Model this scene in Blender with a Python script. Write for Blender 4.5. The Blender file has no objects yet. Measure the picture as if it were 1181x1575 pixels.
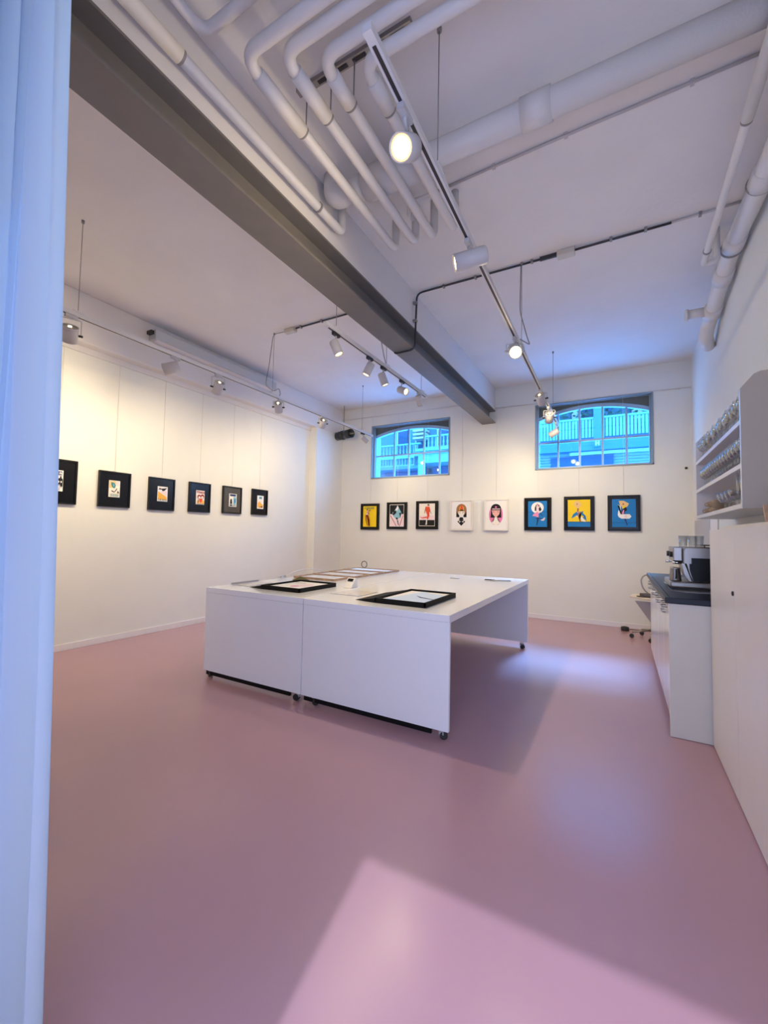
import bpy, bmesh, math, random
from mathutils import Vector, Matrix
PI = math.pi
random.seed(7)
ORD = ['nearest', 'second', 'third', 'fourth', 'fifth', 'sixth', 'seventh', 'eighth', 'ninth', 'tenth', 'eleventh', 'twelfth', 'thirteenth', 'fourteenth', 'fifteenth', 'sixteenth', 'seventeenth', 'eighteenth']
scene = bpy.context.scene
COL = scene.collection

# ------------------------------------------------------------------ camera
cam_data = bpy.data.cameras.new('camera')
cam = bpy.data.objects.new('camera', cam_data)
COL.objects.link(cam)
F_PX, PITCH, YAW, ROLL = 652.4, .0491, -.5083, .0191
def cam_axes():
    cols = []
    for x, y, z in ((1, 0, 0), (0, 1, 0), (0, 0, 1)):
        c, s = math.cos(YAW), math.sin(YAW)
        x1, y1 = c*x - s*y, s*x + c*y
        c, s = math.cos(PITCH), math.sin(PITCH)
        f, u = c*y1 + s*z, -s*y1 + c*z
        c, s = math.cos(ROLL), math.sin(ROLL)
        cols.append((c*x1 + s*u, s*x1*-1 + c*u, f))
    right = Vector([c[0] for c in cols]); up = Vector([c[1] for c in cols]); fwd = Vector([c[2] for c in cols])
    return right, up, fwd
r_, u_, f_ = cam_axes()
cam.matrix_world = Matrix(((r_.x, u_.x, -f_.x, 0), (r_.y, u_.y, -f_.y, 0), (r_.z, u_.z, -f_.z, 1.32), (0, 0, 0, 1)))
cam_data.sensor_fit = 'VERTICAL'
cam_data.sensor_height = 36
cam_data.lens = F_PX/1575*36
cam_data.clip_start = .02
scene.camera = cam

# ------------------------------------------------------------------ world, sun, exposure
scene.view_settings.view_transform = 'Standard'
scene.view_settings.look = 'None'
scene.view_settings.gamma = 1
scene.view_settings.exposure = 0.22
w = bpy.data.worlds.new('sky'); scene.world = w; w.use_nodes = True
nt = w.node_tree
bg = nt.nodes['Background']
tcw = nt.nodes.new('ShaderNodeTexCoord'); sep = nt.nodes.new('ShaderNodeSeparateXYZ')
mrw = nt.nodes.new('ShaderNodeMapRange'); mrw.inputs['From Min'].default_value = -.2; mrw.inputs['From Max'].default_value = .2
mixw = nt.nodes.new('ShaderNodeMix'); mixw.data_type = 'RGBA'
SKY_FRONT = (2.5, 2.95, 4.4, 1)      # overcast daylight on the street side behind the viewer
SKY_BACK = (3.0, 10.5, 23.0, 1)      # blue evening sky over the back street
mixw.inputs[6].default_value = SKY_FRONT; mixw.inputs[7].default_value = SKY_BACK
nt.links.new(tcw.outputs['Generated'], sep.inputs[0]); nt.links.new(sep.outputs['Y'], mrw.inputs['Value'])
nt.links.new(mrw.outputs['Result'], mixw.inputs[0]); nt.links.new(mixw.outputs[2], bg.inputs[0])
bg.inputs[1].default_value = 1.0

def sun(direction, strength, colour, angle):
    d = bpy.data.lights.new('sun', 'SUN'); d.energy = strength; d.color = colour; d.angle = angle
    o = bpy.data.objects.new('sun', d); COL.objects.link(o)
    o.rotation_euler = Vector(direction).to_track_quat('-Z', 'Y').to_euler()
sun((-.175, 1, -1.22), 2.0, (.82, .80, 1), math.radians(1.0))
sun((-.10, -1, -1.18), 30, (.60, .57, 1), math.radians(13))   # the blue strip of sky above the opposite roofs

def portal(loc, direction, sx, sy):
    d = bpy.data.lights.new('window_portal', 'AREA'); d.shape = 'RECTANGLE'; d.size = sx; d.size_y = sy
    d.cycles.is_portal = True
    o = bpy.data.objects.new('window_portal', d); COL.objects.link(o); o.location = loc
    o.rotation_euler = Vector(direction).to_track_quat('-Z', 'Z').to_euler()
portal((-.385, 7.60, 2.92), (0, -1, 0), 1.64, 1.07)
portal((-3.49, 7.60, 2.92), (0, -1, 0), 1.62, 1.06)
portal((.19, -.24, 1.15), (0, 1, 0), 1.6, 2.3)
portal((-1.43, -.24, 1.9), (0, 1, 0), .46, 2.7)

# ------------------------------------------------------------------ materials
MATS = {}
def mat(name, col=(.8, .8, .8), rough=.5, metal=0., coat=0., emis=None, estr=0., spec=.5, bump=0., bscale=200., noise=0., nscale=6., trans=0., alpha=1.):
    if name in MATS: return MATS[name]
    m = bpy.data.materials.new(name); m.use_nodes = True
    nt = m.node_tree; b = nt.nodes['Principled BSDF']
    b.inputs['Base Color'].default_value = (*col, 1)
    b.inputs['Roughness'].default_value = rough
    b.inputs['Metallic'].default_value = metal
    b.inputs['Specular IOR Level'].default_value = spec
    if coat: b.inputs['Coat Weight'].default_value = coat; b.inputs['Coat Roughness'].default_value = .08
    if emis: b.inputs['Emission Color'].default_value = (*emis, 1); b.inputs['Emission Strength'].default_value = estr
    if trans: b.inputs['Transmission Weight'].default_value = trans
    tc = None
    if bump or noise:
        tc = nt.nodes.new('ShaderNodeTexCoord')
    if bump:
        n = nt.nodes.new('ShaderNodeTexNoise'); n.inputs['Scale'].default_value = bscale; n.inputs['Detail'].default_value = 3
        bp = nt.nodes.new('ShaderNodeBump'); bp.inputs['Strength'].default_value = bump; bp.inputs['Distance'].default_value = .004
        nt.links.new(tc.outputs['Object'], n.inputs['Vector']); nt.links.new(n.outputs['Fac'], bp.inputs['Height'])
        nt.links.new(bp.outputs['Normal'], b.inputs['Normal'])
    if noise:
        n = nt.nodes.new('ShaderNodeTexNoise'); n.inputs['Scale'].default_value = nscale; n.inputs['Detail'].default_value = 4
        r = nt.nodes.new('ShaderNodeMapRange'); r.inputs['From Min'].default_value = .3; r.inputs['From Max'].default_value = .7
        r.inputs['To Min'].default_value = 1-noise; r.inputs['To Max'].default_value = 1+noise*.4
        mx = nt.nodes.new('ShaderNodeVectorMath'); mx.operation = 'SCALE'
        mx.inputs[0].default_value = col
        nt.links.new(tc.outputs['Object'], n.inputs['Vector']); nt.links.new(n.outputs['Fac'], r.inputs['Value'])
        nt.links.new(r.outputs['Result'], mx.inputs['Scale']); nt.links.new(mx.outputs['Vector'], b.inputs['Base Color'])
    MATS[name] = m
    return m
M_WALL = mat('wall_paint', (.775, .775, .735), .7, bump=.15, bscale=60, noise=.02, nscale=3)
M_CEIL = mat('ceiling_plaster', (.79, .755, .735), .85, bump=.5, bscale=25, noise=.04, nscale=2)
M_CASE = mat('casing_plaster', (.74, .71, .70), .8, bump=.3, bscale=40)
M_FLOOR = mat('pink_floor', (.465, .275, .318), .25, bump=.02, bscale=8, noise=.05, nscale=1.2, spec=.5)
M_STEEL = mat('grey_painted_steel', (.17, .155, .145), .5, noise=.06, nscale=9)
M_PIPE = mat('pipe_paint', (.70, .675, .665), .5, bump=.2, bscale=70)
M_CLAMP = mat('clamp_grey', (.25, .24, .24), .5)
M_LACQ = mat('white_lacquer', (.84, .855, .90), .16, coat=.3)
M_EDGE = mat('white_edge', (.78, .75, .76), .35)
M_CAB = mat('cabinet_white', (.78, .74, .72), .35, noise=.02, nscale=4)
M_ENDP = mat('end_panel_white', (.68, .655, .585), .5, noise=.03, nscale=5)
M_BLACK = mat('black_lacquer', (.004, .004, .005), .35, spec=.3)
M_MATTBLK = mat('matt_black', (.005, .005, .006), .6, spec=.2)
M_BOARD = mat('black_mount', (.004, .004, .006), .25, spec=.3)
M_RUB = mat('black_rubber', (.02, .02, .02), .5)
M_CHROME = mat('chrome', (.8, .8, .8), .12, metal=1)
M_ALU = mat('brushed_steel', (.36, .34, .33), .36, metal=1)
M_TRACK = mat('white_track', (.70, .68, .68), .4)
M_SLOT = mat('track_slot', (.03, .025, .03), .5)
M_LAMP = mat('lamp_white', (.54, .52, .53), .4)
M_REFL = mat('reflector', (.85, .83, .78), .12, metal=1)
M_BULB = mat('lit_bulb', (1, .9, .7), .4, emis=(1, .74, .36), estr=7)
M_GLOW = mat('lamp_rim_glow', (1, .8, .4), .4, emis=(1, .62, .20), estr=1.6)
M_BULBW = mat('lit_bulb_soft', (1, .9, .7), .4, emis=(1, .78, .42), estr=5)
M_BULBO = mat('lamp_glass', (.8, .78, .7), .1, emis=(1, .8, .5), estr=.5)
M_CABLE = mat('grey_cable', (.30, .28, .28), .6)
M_WIRE = mat('steel_wire', (.28, .26, .25), .4)
M_CLEARWIRE = mat('hanging_wire', (.62, .58, .54), .4)
M_COND = mat('dark_conduit', (.035, .032, .04), .4)
M_CONDW = mat('painted_conduit', (.52, .48, .48), .5)
M_BOX = mat('junction_box', (.60, .55, .47), .5)
M_FRBLUE = mat('window_frame_paint', (.26, .33, .38), .4)
M_FRDARK = mat('window_reveal_paint', (.13, .16, .17), .55)
M_SASH = mat('sash_paint', (.30, .46, .62), .4)
M_WORK = mat('dark_worktop', (.008, .011, .024), .4, spec=.3)
M_FLUO = mat('fixture_grey', (.52, .54, .56), .45)
M_FAN = mat('fan_dark', (.05, .055, .06), .28, metal=.5)
M_WOOD = mat('light_wood', (.52, .34, .22), .45, noise=.25, nscale=20)
M_PAPER = mat('paper_white', (.80, .78, .76), .5)
M_CREAM = mat('cream_seat', (.72, .62, .50), .5)
M_GREYP = mat('grey_plastic', (.42, .41, .43), .45)
M_IRON = mat('brown_metal', (.13, .10, .075), .35, metal=.4)
M_OLIVE = mat('olive_cloth', (.12, .11, .04), .8)
M_CUPS = mat('gold_brown_ceramic', (.50, .36, .22), .3, noise=.4, nscale=40)
M_PLATE = mat('saucer_ceramic', (.45, .34, .25), .3)
M_SKIN = mat('ink_skin', (.80, .42, .40), .4)
PAL = dict(white=(.85, .83, .82), black=(.008, .008, .01), yellow=(.90, .62, .01), yell2=(.86, .50, .01), blue=(.01, .19, .52), teal=(.02, .22, .26),
           ltblue=(.25, .50, .62), red=(.75, .08, .03), darkred=(.28, .01, .02), pink=(.80, .28, .50), skin=(.85, .60, .42), brown=(.36, .17, .07), cream=(.86, .80, .72),
           orange=(.85, .45, .07), navy=(.02, .04, .16), grey=(.35, .33, .34), sand=(.80, .52, .22), green=(.12, .24, .13), palepink=(.84, .66, .68), dkblue=(.005, .09, .26), magenta=(.75, .20, .42), tan=(.75, .47, .30), paleblue=(.58, .70, .88))
def ink(c): return mat('ink_'+c, PAL[c], .4, spec=.3)

def glass_mat(name, tint, gloss=.08):
    if name in MATS: return MATS[name]
    m = bpy.data.materials.new(name); m.use_nodes = True; nt = m.node_tree
    for n in list(nt.nodes): nt.nodes.remove(n)
    out = nt.nodes.new('ShaderNodeOutputMaterial'); t = nt.nodes.new('ShaderNodeBsdfTransparent'); g = nt.nodes.new('ShaderNodeBsdfGlossy')
    t.inputs[0].default_value = (*tint, 1); g.inputs['Roughness'].default_value = .02
    lw = nt.nodes.new('ShaderNodeLayerWeight'); lw.inputs[0].default_value = .25
    mr = nt.nodes.new('ShaderNodeMapRange'); mr.inputs['To Min'].default_value = gloss; mr.inputs['To Max'].default_value = .8
    mx = nt.nodes.new('ShaderNodeMixShader')
    nt.links.new(lw.outputs['Facing'], mr.inputs['Value']); nt.links.new(mr.outputs['Result'], mx.inputs[0])
    nt.links.new(t.outputs[0], mx.inputs[1]); nt.links.new(g.outputs[0], mx.inputs[2]); nt.links.new(mx.outputs[0], out.inputs[0])
    MATS[name] = m; return m
M_PANE = glass_mat('window_glass', (.55, .92, 1.0), .06)
M_PANE3 = glass_mat('front_window_glass', (.37, .64, .95), .05)
M_GLASS = glass_mat('drinking_glass', (.93, .95, .96), .10)
def curtain_mat():
    m = bpy.data.materials.new('white_voile'); m.use_nodes = True; nt = m.node_tree
    for n in list(nt.nodes): nt.nodes.remove(n)
    out = nt.nodes.new('ShaderNodeOutputMaterial'); d = nt.nodes.new('ShaderNodeBsdfDiffuse'); t = nt.nodes.new('ShaderNodeBsdfTranslucent'); mx = nt.nodes.new('ShaderNodeMixShader')
    d.inputs[0].default_value = (.76, .77, .80, 1); t.inputs[0].default_value = (.46, .72, .95, 1); mx.inputs[0].default_value = .5
    nt.links.new(d.outputs[0], mx.inputs[1]); nt.links.new(t.outputs[0], mx.inputs[2]); nt.links.new(mx.outputs[0], out.inputs[0])
    return m
M_CURT = curtain_mat()

# ------------------------------------------------------------------ helpers
def box(bm, x0, x1, y0, y1, z0, z1, mi=0):
    vs = [bm.verts.new((x, y, z)) for x in (x0, x1) for y in (y0, y1) for z in (z0, z1)]
    for f in ((0, 1, 3, 2), (4, 6, 7, 5), (0, 4, 5, 1), (2, 3, 7, 6), (0, 2, 6, 4), (1, 5, 7, 3)):
        fc = bm.faces.new([vs[i] for i in f]); fc.material_index = mi
def prism(bm, pts, axis, a, b, mi=0):
    """polygon pts (2-D) extruded along axis from a to b"""
    def v(p, t):
        if axis == 'x': return (t, p[0], p[1])
        if axis == 'y': return (p[0], t, p[1])
        return (p[0], p[1], t)
    A = [bm.verts.new(v(p, a)) for p in pts]; B = [bm.verts.new(v(p, b)) for p in pts]
    n = len(pts)
    for f in (A, B[::-1]):
        bm.faces.new(f).material_index = mi
    for i in range(n):
        bm.faces.new((A[i], B[i], B[(i+1) % n], A[(i+1) % n])).material_index = mi
def frame_of(d):
    d = Vector(d).normalized()
    a = Vector((0, 0, 1)) if abs(d.z) < .9 else Vector((1, 0, 0))
    x = d.cross(a).normalized(); y = d.cross(x).normalized()
    return x, y, d
def cyl(bm, p, q, r, r2=None, n=20, cap=True, mi=0, smooth=True):
    p, q = Vector(p), Vector(q); r2 = r if r2 is None else r2
    x, y, d = frame_of(q-p)
    A = [bm.verts.new(p + (x*math.cos(t)+y*math.sin(t))*r) for t in [2*PI*i/n for i in range(n)]]
    B = [bm.verts.new(q + (x*math.cos(t)+y*math.sin(t))*r2) for t in [2*PI*i/n for i in range(n)]]
    for i in range(n):
        f = bm.faces.new((A[i], A[(i+1) % n], B[(i+1) % n], B[i])); f.smooth = smooth; f.material_index = mi
    if cap:
        bm.faces.new(A[::-1]).material_index = mi; bm.faces.new(B).material_index = mi
def lathe(bm, prof, origin=(0, 0, 0), axis=(0, 0, 1), n=20, mi=0):
    """prof: (radius, height) pairs along axis"""
    o = Vector(origin); x, y, d = frame_of(axis)
    rings = []
    for r, h in prof:
        if r < 1e-5: rings.append([bm.verts.new(o+d*h)])
        else: rings.append([bm.verts.new(o+d*h+(x*math.cos(2*PI*i/n)+y*math.sin(2*PI*i/n))*r) for i in range(n)])
    for a, b in zip(rings, rings[1:]):
        for i in range(n):
            j = (i+1) % n
            if len(a) == 1 and len(b) == 1: continue
            vs = (a[0], b[j], b[i]) if len(a) == 1 else (a[i], a[j], b[0]) if len(b) == 1 else (a[i], a[j], b[j], b[i])
            f = bm.faces.new(vs); f.smooth = True; f.material_index = mi
def path(pts, bend=0., seg=6):
    pts = [Vector(p) for p in pts]
    if not bend: return pts
    out = [pts[0]]
    for a, b, c in zip(pts, pts[1:], pts[2:]):
        u, v = (a-b), (c-b)
        k = min(bend, u.length*.49, v.length*.49)
        p, q = b+u.normalized()*k, b+v.normalized()*k
        for i in range(seg+1):
            t = i/seg
            out.append(p*(1-t)**2 + b*2*t*(1-t) + q*t*t)
    out.append(pts[-1]); return out
def tube(bm, pts, r, n=12, bend=0., mi=0, seg=6):
    P = path(pts, bend, seg)
    P = [p for i, p in enumerate(P) if i == 0 or (p-P[i-1]).length > 1e-5]
    x, y, d = frame_of(P[1]-P[0]); prev = None; rings = []
    for i, p in enumerate(P):
        t = (P[min(i+1, len(P)-1)]-P[max(i-1, 0)]).normalized()
        x = (x - t*x.dot(t)).normalized(); y = t.cross(x)
        rings.append([bm.verts.new(p+(x*math.cos(2*PI*k/n)+y*math.sin(2*PI*k/n))*r) for k in range(n)])
    for a, b in zip(rings, rings[1:]):
        for k in range(n):
            f = bm.faces.new((a[k], a[(k+1) % n], b[(k+1) % n], b[k])); f.smooth = True; f.material_index = mi
    bm.faces.new(rings[0][::-1]).material_index = mi; bm.faces.new(rings[-1]).material_index = mi
def finish(name, bm, mats, parent=None, bevel=0., origin=None):
    """link the bmesh as ONE mesh object. With a parent the coordinates given are world ones, the parent sits unrotated."""
    bmesh.ops.recalc_face_normals(bm, faces=bm.faces)
    me = bpy.data.meshes.new(name)
    off = Vector(parent.location) if parent is not None else Vector(origin or (0, 0, 0))
    if parent is not None and parent.parent is not None: off = Vector(parent.location) + Vector(parent.parent.location)
    for v in bm.verts: v.co -= off
    bm.to_mesh(me); bm.free()
    for m in (mats if isinstance(mats, (list, tuple)) else [mats]): me.materials.append(m)
    o = bpy.data.objects.new(name, me); COL.objects.link(o)
    if parent is not None: o.parent = parent
    else: o.location = off
    if bevel:
        b = o.modifiers.new('bevel', 'BEVEL'); b.width = bevel; b.segments = 2; b.limit_method = 'ANGLE'
    return o
def B(): return bmesh.new()
def struct(name, bm, m, **k):
    o = finish(name, bm, m, **k); o['kind'] = 'structure'; return o
def tag(o, label, cat, group=None):
    o['label'] = label; o['category'] = cat
    if group: o['group'] = group
    return o
def thing(name, label, cat, loc=(0, 0, 0), group=None):
    o = bpy.data.objects.new(name, None); COL.objects.link(o); o.location = loc; o.empty_display_size = .05
    return tag(o, label, cat, group)
def one(name, bm, m, label, cat, group=None, bevel=0.):
    c = Vector((0, 0, 0)); n = 0
    xs = [v.co for v in bm.verts]
    mn = Vector((min(v.x for v in xs), min(v.y for v in xs), min(v.z for v in xs))); mxx = Vector((max(v.x for v in xs), max(v.y for v in xs), 0))
    org = ((mn.x+mxx.x)/2, (mn.y+mxx.y)/2, mn.z)
    return tag(finish(name, bm, m, origin=org, bevel=bevel), label, cat, group)
def copy_thing(src, loc, label=None):
    r = src.copy(); COL.objects.link(r); r.location = loc
    if label: r['label'] = label
    for ch in src.children:
        c = ch.copy(); COL.objects.link(c); c.parent = r
        for g in ch.children:
            d = g.copy(); COL.objects.link(d); d.parent = c
    return r

# ------------------------------------------------------------------ the room
LX, RX, BY, FY, CZ = -5.20, .887, 7.22, -.12, 3.85
bm = B(); box(bm, LX-.3, RX+.3, -.5, BY+.36, -.1, 0); struct('floor', bm, M_FLOOR)
bm = B(); box(bm, LX-.3, RX+.3, -.5, BY+.36, CZ, CZ+.15); struct('ceiling', bm, M_CEIL)
bm = B(); box(bm, LX-.2, LX, -.36, BY+.34, 0, CZ); struct('wall_left', bm, M_WALL)
bm = B(); box(bm, RX, RX+.2, -.36, BY+.34, 0, CZ); struct('wall_right', bm, M_WALL)
W1 = (-4.335, -2.682, 2.385, 3.445); W2 = (-1.208, .434, 2.388, 3.46)
bm = B()
y0, y1 = BY, BY+.34
box(bm, LX, RX, y0, y1, 0, W1[2]); box(bm, LX, RX, y0, y1, W2[3], CZ)
box(bm, LX, W1[0], y0, y1, W1[2], W2[3]); box(bm, W1[1], W2[0], y0, y1, W1[2], W2[3]); box(bm, W2[1], RX, y0, y1, W1[2], W2[3])
box(bm, W1[0], W1[1], y0, y1, W1[3], W2[3])
struct('wall_back', bm, M_WALL)
bm = B()
y0, y1 = FY-.22, FY
box(bm, LX, RX, y0, y1, 3.25, CZ); box(bm, LX, -1.66, y0, y1, 0, 3.25); box(bm, -1.2, -.624, y0, y1, 0, 3.25)
box(bm, -1.66, -1.2, y0, y1, 0, .55); box(bm, -.624, RX, y0, y1, 2.30, 3.25)
struct('wall_front', bm, M_WALL)
# boxed casing along the left wall and its corner pier
bm = B(); box(bm, LX, -5.04, FY, BY, 3.315, CZ); struct('trim_1', bm, M_CASE, bevel=.01)
bm = B(); box(bm, LX, -5.04, 6.36, BY, 0, 3.315); struct('trim_2', bm, M_WALL)
# plaster downstand over the steel beam, small fillet strip at the wall under the casing
bm = B(); box(bm, -2.06, -1.872, FY, BY, 3.458, CZ)
struct('trim_3', bm, M_CASE, bevel=.004)
bm = B(); box(bm, LX, -5.175, FY, 6.36, 3.25, 3.315); struct('trim_4', bm, M_CASE)
# skirting
bm = B(); box(bm, LX, LX+.014, FY, 6.36, 0, .072); struct('baseboard_left', bm, M_EDGE, bevel=.003)
bm = B(); box(bm, -5.04, RX, BY-.014, BY, 0, .072); struct('baseboard_back', bm, M_EDGE, bevel=.003)
# steel beam (I section)
bm = B()
prism(bm, [(-2.09, 3.238), (-1.86, 3.238), (-1.86, 3.254), (-1.965, 3.254), (-1.965, 3.442), (-1.86, 3.442), (-1.86, 3.458), (-2.09, 3.458), (-2.09, 3.442), (-1.985, 3.442), (-1.985, 3.254), (-2.09, 3.254)], 'y', FY, BY-.004)
one('steel_beam', bm, M_STEEL, 'grey painted steel I beam running the depth of the room under the ceiling', 'beam')
# picture rail cable on the back wall
for x0, x1, zz0, zz1, where in ((-5.04, -2.09, 3.64, 3.63, 'left of the steel beam'), (-1.86, RX, 3.50, 3.45, 'right of the steel beam')):
    bm = B(); tube(bm, [(x0, BY-.012, zz0), (x1, BY-.012, zz1)], .006, 6)
    for k in range(3):
        xx = x0+(x1-x0)*(.05+.45*k); zz = zz0+(zz1-zz0)*(.05+.45*k); box(bm, xx-.012, xx+.012, BY-.024, BY-.002, zz-.012, zz+.012)
    one('picture_rail', bm, M_TRACK, 'thin white picture rail along the back wall '+where, 'rail')
bm = B(); lathe(bm, [(0, 0), (.016, 0), (.016, .02), (0, .02)], (.814, BY, 2.308), (0, -1, 0), 12)
one('wall_bracket', bm, M_RUB, 'small black knob on the back wall near the right corner', 'knob')

# ------------------------------------------------------------------ windows
def window(n, W, cx, crown, spring, muns, barz):
    x0, x1, z0, z1 = W; yf = BY+.05; yb = BY+.15
    bm = B()      # painted frame lining the reveal
    t = .018
    for a in ((x0, x0+t, z0, z1), (x1-t, x1, z0, z1), (x0, x1, z0, z0+t), (x0, x1, z1-t, z1)): box(bm, a[0], a[1], BY-.012, BY+.34, a[2], a[3])
    fr = struct('window_%d' % n, bm, M_FRBLUE)
    # outer shutter box: stepped dark frame
    bm = B(); s = .03
    for a in ((x0+t, x0+t+s, z0+t, z1-t), (x1-t-s, x1-t, z0+t, z1-t), (x0+t, x1-t, z1-t-.010, z1-t)): box(bm, a[0], a[1], yf, yf+.04, a[2], a[3])
    finish('window_frame', bm, M_FRBLUE, parent=fr)
    # tympanum above the arch (dark masonry)
    N = 24; L, R_ = x0+t, x1-t
    def arch(x, dz=0):
        u = (x-cx)/(cx-L)
        return crown-(crown-spring)*u*u+dz
    bm = B()
    xs = [L+(R_-L)*i/N for i in range(N+1)]
    pts = [(x, arch(x)) for x in xs]+[(R_, z1-t), (L, z1-t)]
    prism(bm, pts, 'y', yb-.02, yb+.05)
    finish('arch_infill', bm, M_FRDARK, parent=fr)
    bm = B()
    h = .055
    for a, b in zip(xs, xs[1:]):
        prism(bm, [(a, arch(a)), (b, arch(b)), (b, arch(b)-h), (a, arch(a)-h)], 'y', yb-.05, yb+.02)
    box(bm, L, L+.03, yb-.05, yb+.02, z0+t, arch(L+.03)-h); box(bm, R_-.03, R_, yb-.05, yb+.02, z0+t, arch(R_-.03)-h)
    box(bm, L+.03, R_-.03, yb-.05, yb+.02, z0+t, z0+t+.03)
    sash = finish('sash', bm, M_SASH, parent=fr)
    bm = B()
    for x in muns:
        box(bm, x-.014, x+.014, yb-.03, yb+.01, z0+t+.03, arch(x)-h)
    box(bm, L+.03, R_-.03, yb-.028, yb+.008, barz-.014, barz+.014)
    finish('glazing_bars', bm, M_SASH, parent=sash)
    bm = B()
    pts = [(x, arch(x)-h+.01) for x in xs]+[(R_, z0+t), (L, z0+t)]
    prism(bm, pts, 'y', yb-.012, yb-.006)
    finish('pane', bm, M_PANE, parent=sash)
window(1, W1, -3.49, 3.392, 3.265, (-3.885, -3.569, -3.249, -2.931), 2.852)
window(2, W2, -.392, 3.408, 3.262, (-.871, -.552, -.229, .095), 2.843)
# front window behind the curtain
bm = B()
for a in ((-1.66, -1.60, .55, 3.25), (-1.26, -1.2, .55, 3.25), (-1.60, -1.26, .55, .61), (-1.60, -1.26, 3.19, 3.25), (-1.60, -1.26, 1.88, 1.92)): box(bm, a[0], a[1], FY-.16, FY-.08, a[2], a[3])
f3 = struct('window_3', bm, M_SASH)
bm = B(); box(bm, -1.60, -1.26, FY-.125, FY-.12, .61, 1.88); box(bm, -1.60, -1.26, FY-.125, FY-.12, 1.92, 3.19); finish('pane', bm, M_PANE3, parent=f3)

# ------------------------------------------------------------------ the curtain
bm = B()
NX, NZ = 110, 44; Zt = 3.42
grid = []
for j in range(NZ+1):
    z = .012+(Zt-.012)*j/NZ; row = []
    edge = -1.088-.058*z
    for i in range(NX+1):
        s = i/NX
        x = edge+(-1.80-edge)*s
        ph = s*46+.5*math.sin(z*1.1+s*7)+.35*z
        amp = (.016+.020*(1-z/Zt))*min(1, s*5+.08)
        y = .50+amp*math.sin(ph)+.018*min(1, s*6)*math.sin(s*13+z*.9)
        x += .012*math.cos(ph*1.0)*min(1, s*14)
        row.append(bm.verts.new((x, y, z)))
    grid.append(row)
for j in range(NZ):
    for i in range(NX):
        bm.faces.new((grid[j][i], grid[j][i+1], grid[j+1][i+1], grid[j+1][i])).smooth = True
cu = one('curtain', bm, M_CURT, 'sheer white floor-length curtain hanging in soft folds at the left edge', 'curtain')
bm = B(); tube(bm, [(-1.0, .50, 3.445), (-1.83, .50, 3.445)], .014, 10)
for k in range(2): cyl(bm, (-1.08-.45*k, .50, 3.445), (-1.08-.45*k, .50, CZ), .006, n=8)
one('curtain_rail', bm, M_TRACK, 'white curtain rail hung from the ceiling above the sheer curtain', 'rail')

# ------------------------------------------------------------------ ceiling pipes
ZP = 3.55
def hpipe(label, pts, r, clamps, sleeves=(), bend=.09, group='white painted pipes under the ceiling', m=M_PIPE, name='heating_pipe'):
    P = [Vector(p) for p in pts]
    t = thing(name, label, 'pipe', P[0], group)
    bm = B(); tube(bm, P, r, 16, bend, seg=8); finish('pipe', bm, m, parent=t)
    for c, d in clamps:
        bm = B(); c = Vector(c); d = Vector(d).normalized()
        lathe(bm, [(r+.001, -.008), (r+.005, -.008), (r+.005, .008), (r+.001, .008)], c, d, 18)
        finish('clamp', bm, M_CLAMP, parent=t)
    for a, b in sleeves:
        bm = B(); a, b = Vector(a), Vector(b); x = (b-a).length
        lathe(bm, [(r, 0), (r+.007, .0), (r+.007, x), (r, x)], a, b-a, 18)
        finish('sleeve', bm, m, parent=t)
    return t
YD = (0, 1, 0)
hpipe('white pipe turning a corner nearest the steel beam side of the row of four', [(.50, 1.31, CZ), (.50, 1.31, ZP), (-1.535, 1.31, ZP), (-1.535, 2.865, ZP), (-1.535, 2.865, CZ)], .030, [((-1.535, 1.74, ZP), YD)], [((-1.535, 1.40, ZP), (-1.535, 1.735, ZP))])
hpipe('white pipe turning a corner, second of four from the steel beam', [(.50, 1.39, CZ), (.50, 1.39, ZP), (-1.365, 1.39, ZP), (-1.365, 2.865, ZP), (-1.365, 2.865, CZ)], .030, [((-1.365, 1.74, ZP), YD)], [((-1.365, 1.48, ZP), (-1.365, 1.735, ZP))])
hpipe('white pipe turning a corner, third of four from the steel beam', [(.50, 1.49, CZ), (.50, 1.49, ZP), (-1.215, 1.49, ZP), (-1.215, 2.875, ZP), (-1.215, 2.875, CZ)], .030, [((-1.215, 1.74, ZP), YD)], [((-1.215, 1.58, ZP), (-1.215, 1.735, ZP))])
hpipe('white pipe turning a corner right beside the long central lamp track', [(.50, 1.60, CZ), (.50, 1.60, ZP), (-1.05, 1.60, ZP), (-1.05, 2.87, ZP), (-1.05, 2.87, CZ)], .030, [((-1.05, 1.86, ZP), YD)], [((-1.05, 1.69, ZP), (-1.05, 1.855, ZP))])
hpipe('white pipe running straight beside the plaster above the steel beam', [(-1.80, FY+.001, 3.55), (-1.80, 2.50, 3.55), (-1.80, 2.50, CZ)], .030, [((-1.80, 1.17, 3.55), YD), ((-1.80, 2.22, 3.55), YD)], [((-1.80, .2, 3.55), (-1.80, 1.165, 3.55))], bend=.05)
hpipe('short white pipe bending away at the top edge of the picture', [(-1.73, FY+.001, 3.70), (-1.73, 1.24, 3.70), (.40, 1.24, 3.70), (.40, 1.24, CZ)], .026, [], bend=.07)
# hanger rail and its rods
t = thing('hanger_rail', 'slotted steel hanger rail fixed across the ceiling above the bent pipes', 'rail', (-1.6, 1.76, 3.84))
bm = B(); box(bm, -1.60, -.88, 1.745, 1.785, 3.825, CZ); finish('rail', bm, M_ALU, parent=t)
bm = B()
for k in range(6): box(bm, -1.57+k*.115, -1.49+k*.115, 1.755, 1.775, 3.8225, 3.8245)
finish('slots', bm, M_SLOT, parent=t)
for x in (-1.535, -1.365, -1.215):
    bm = B(); cyl(bm, (x, 1.765, ZP+.03), (x, 1.765, 3.824), .004, n=8); finish('hanger_rod', bm, M_WIRE, parent=t)
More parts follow.
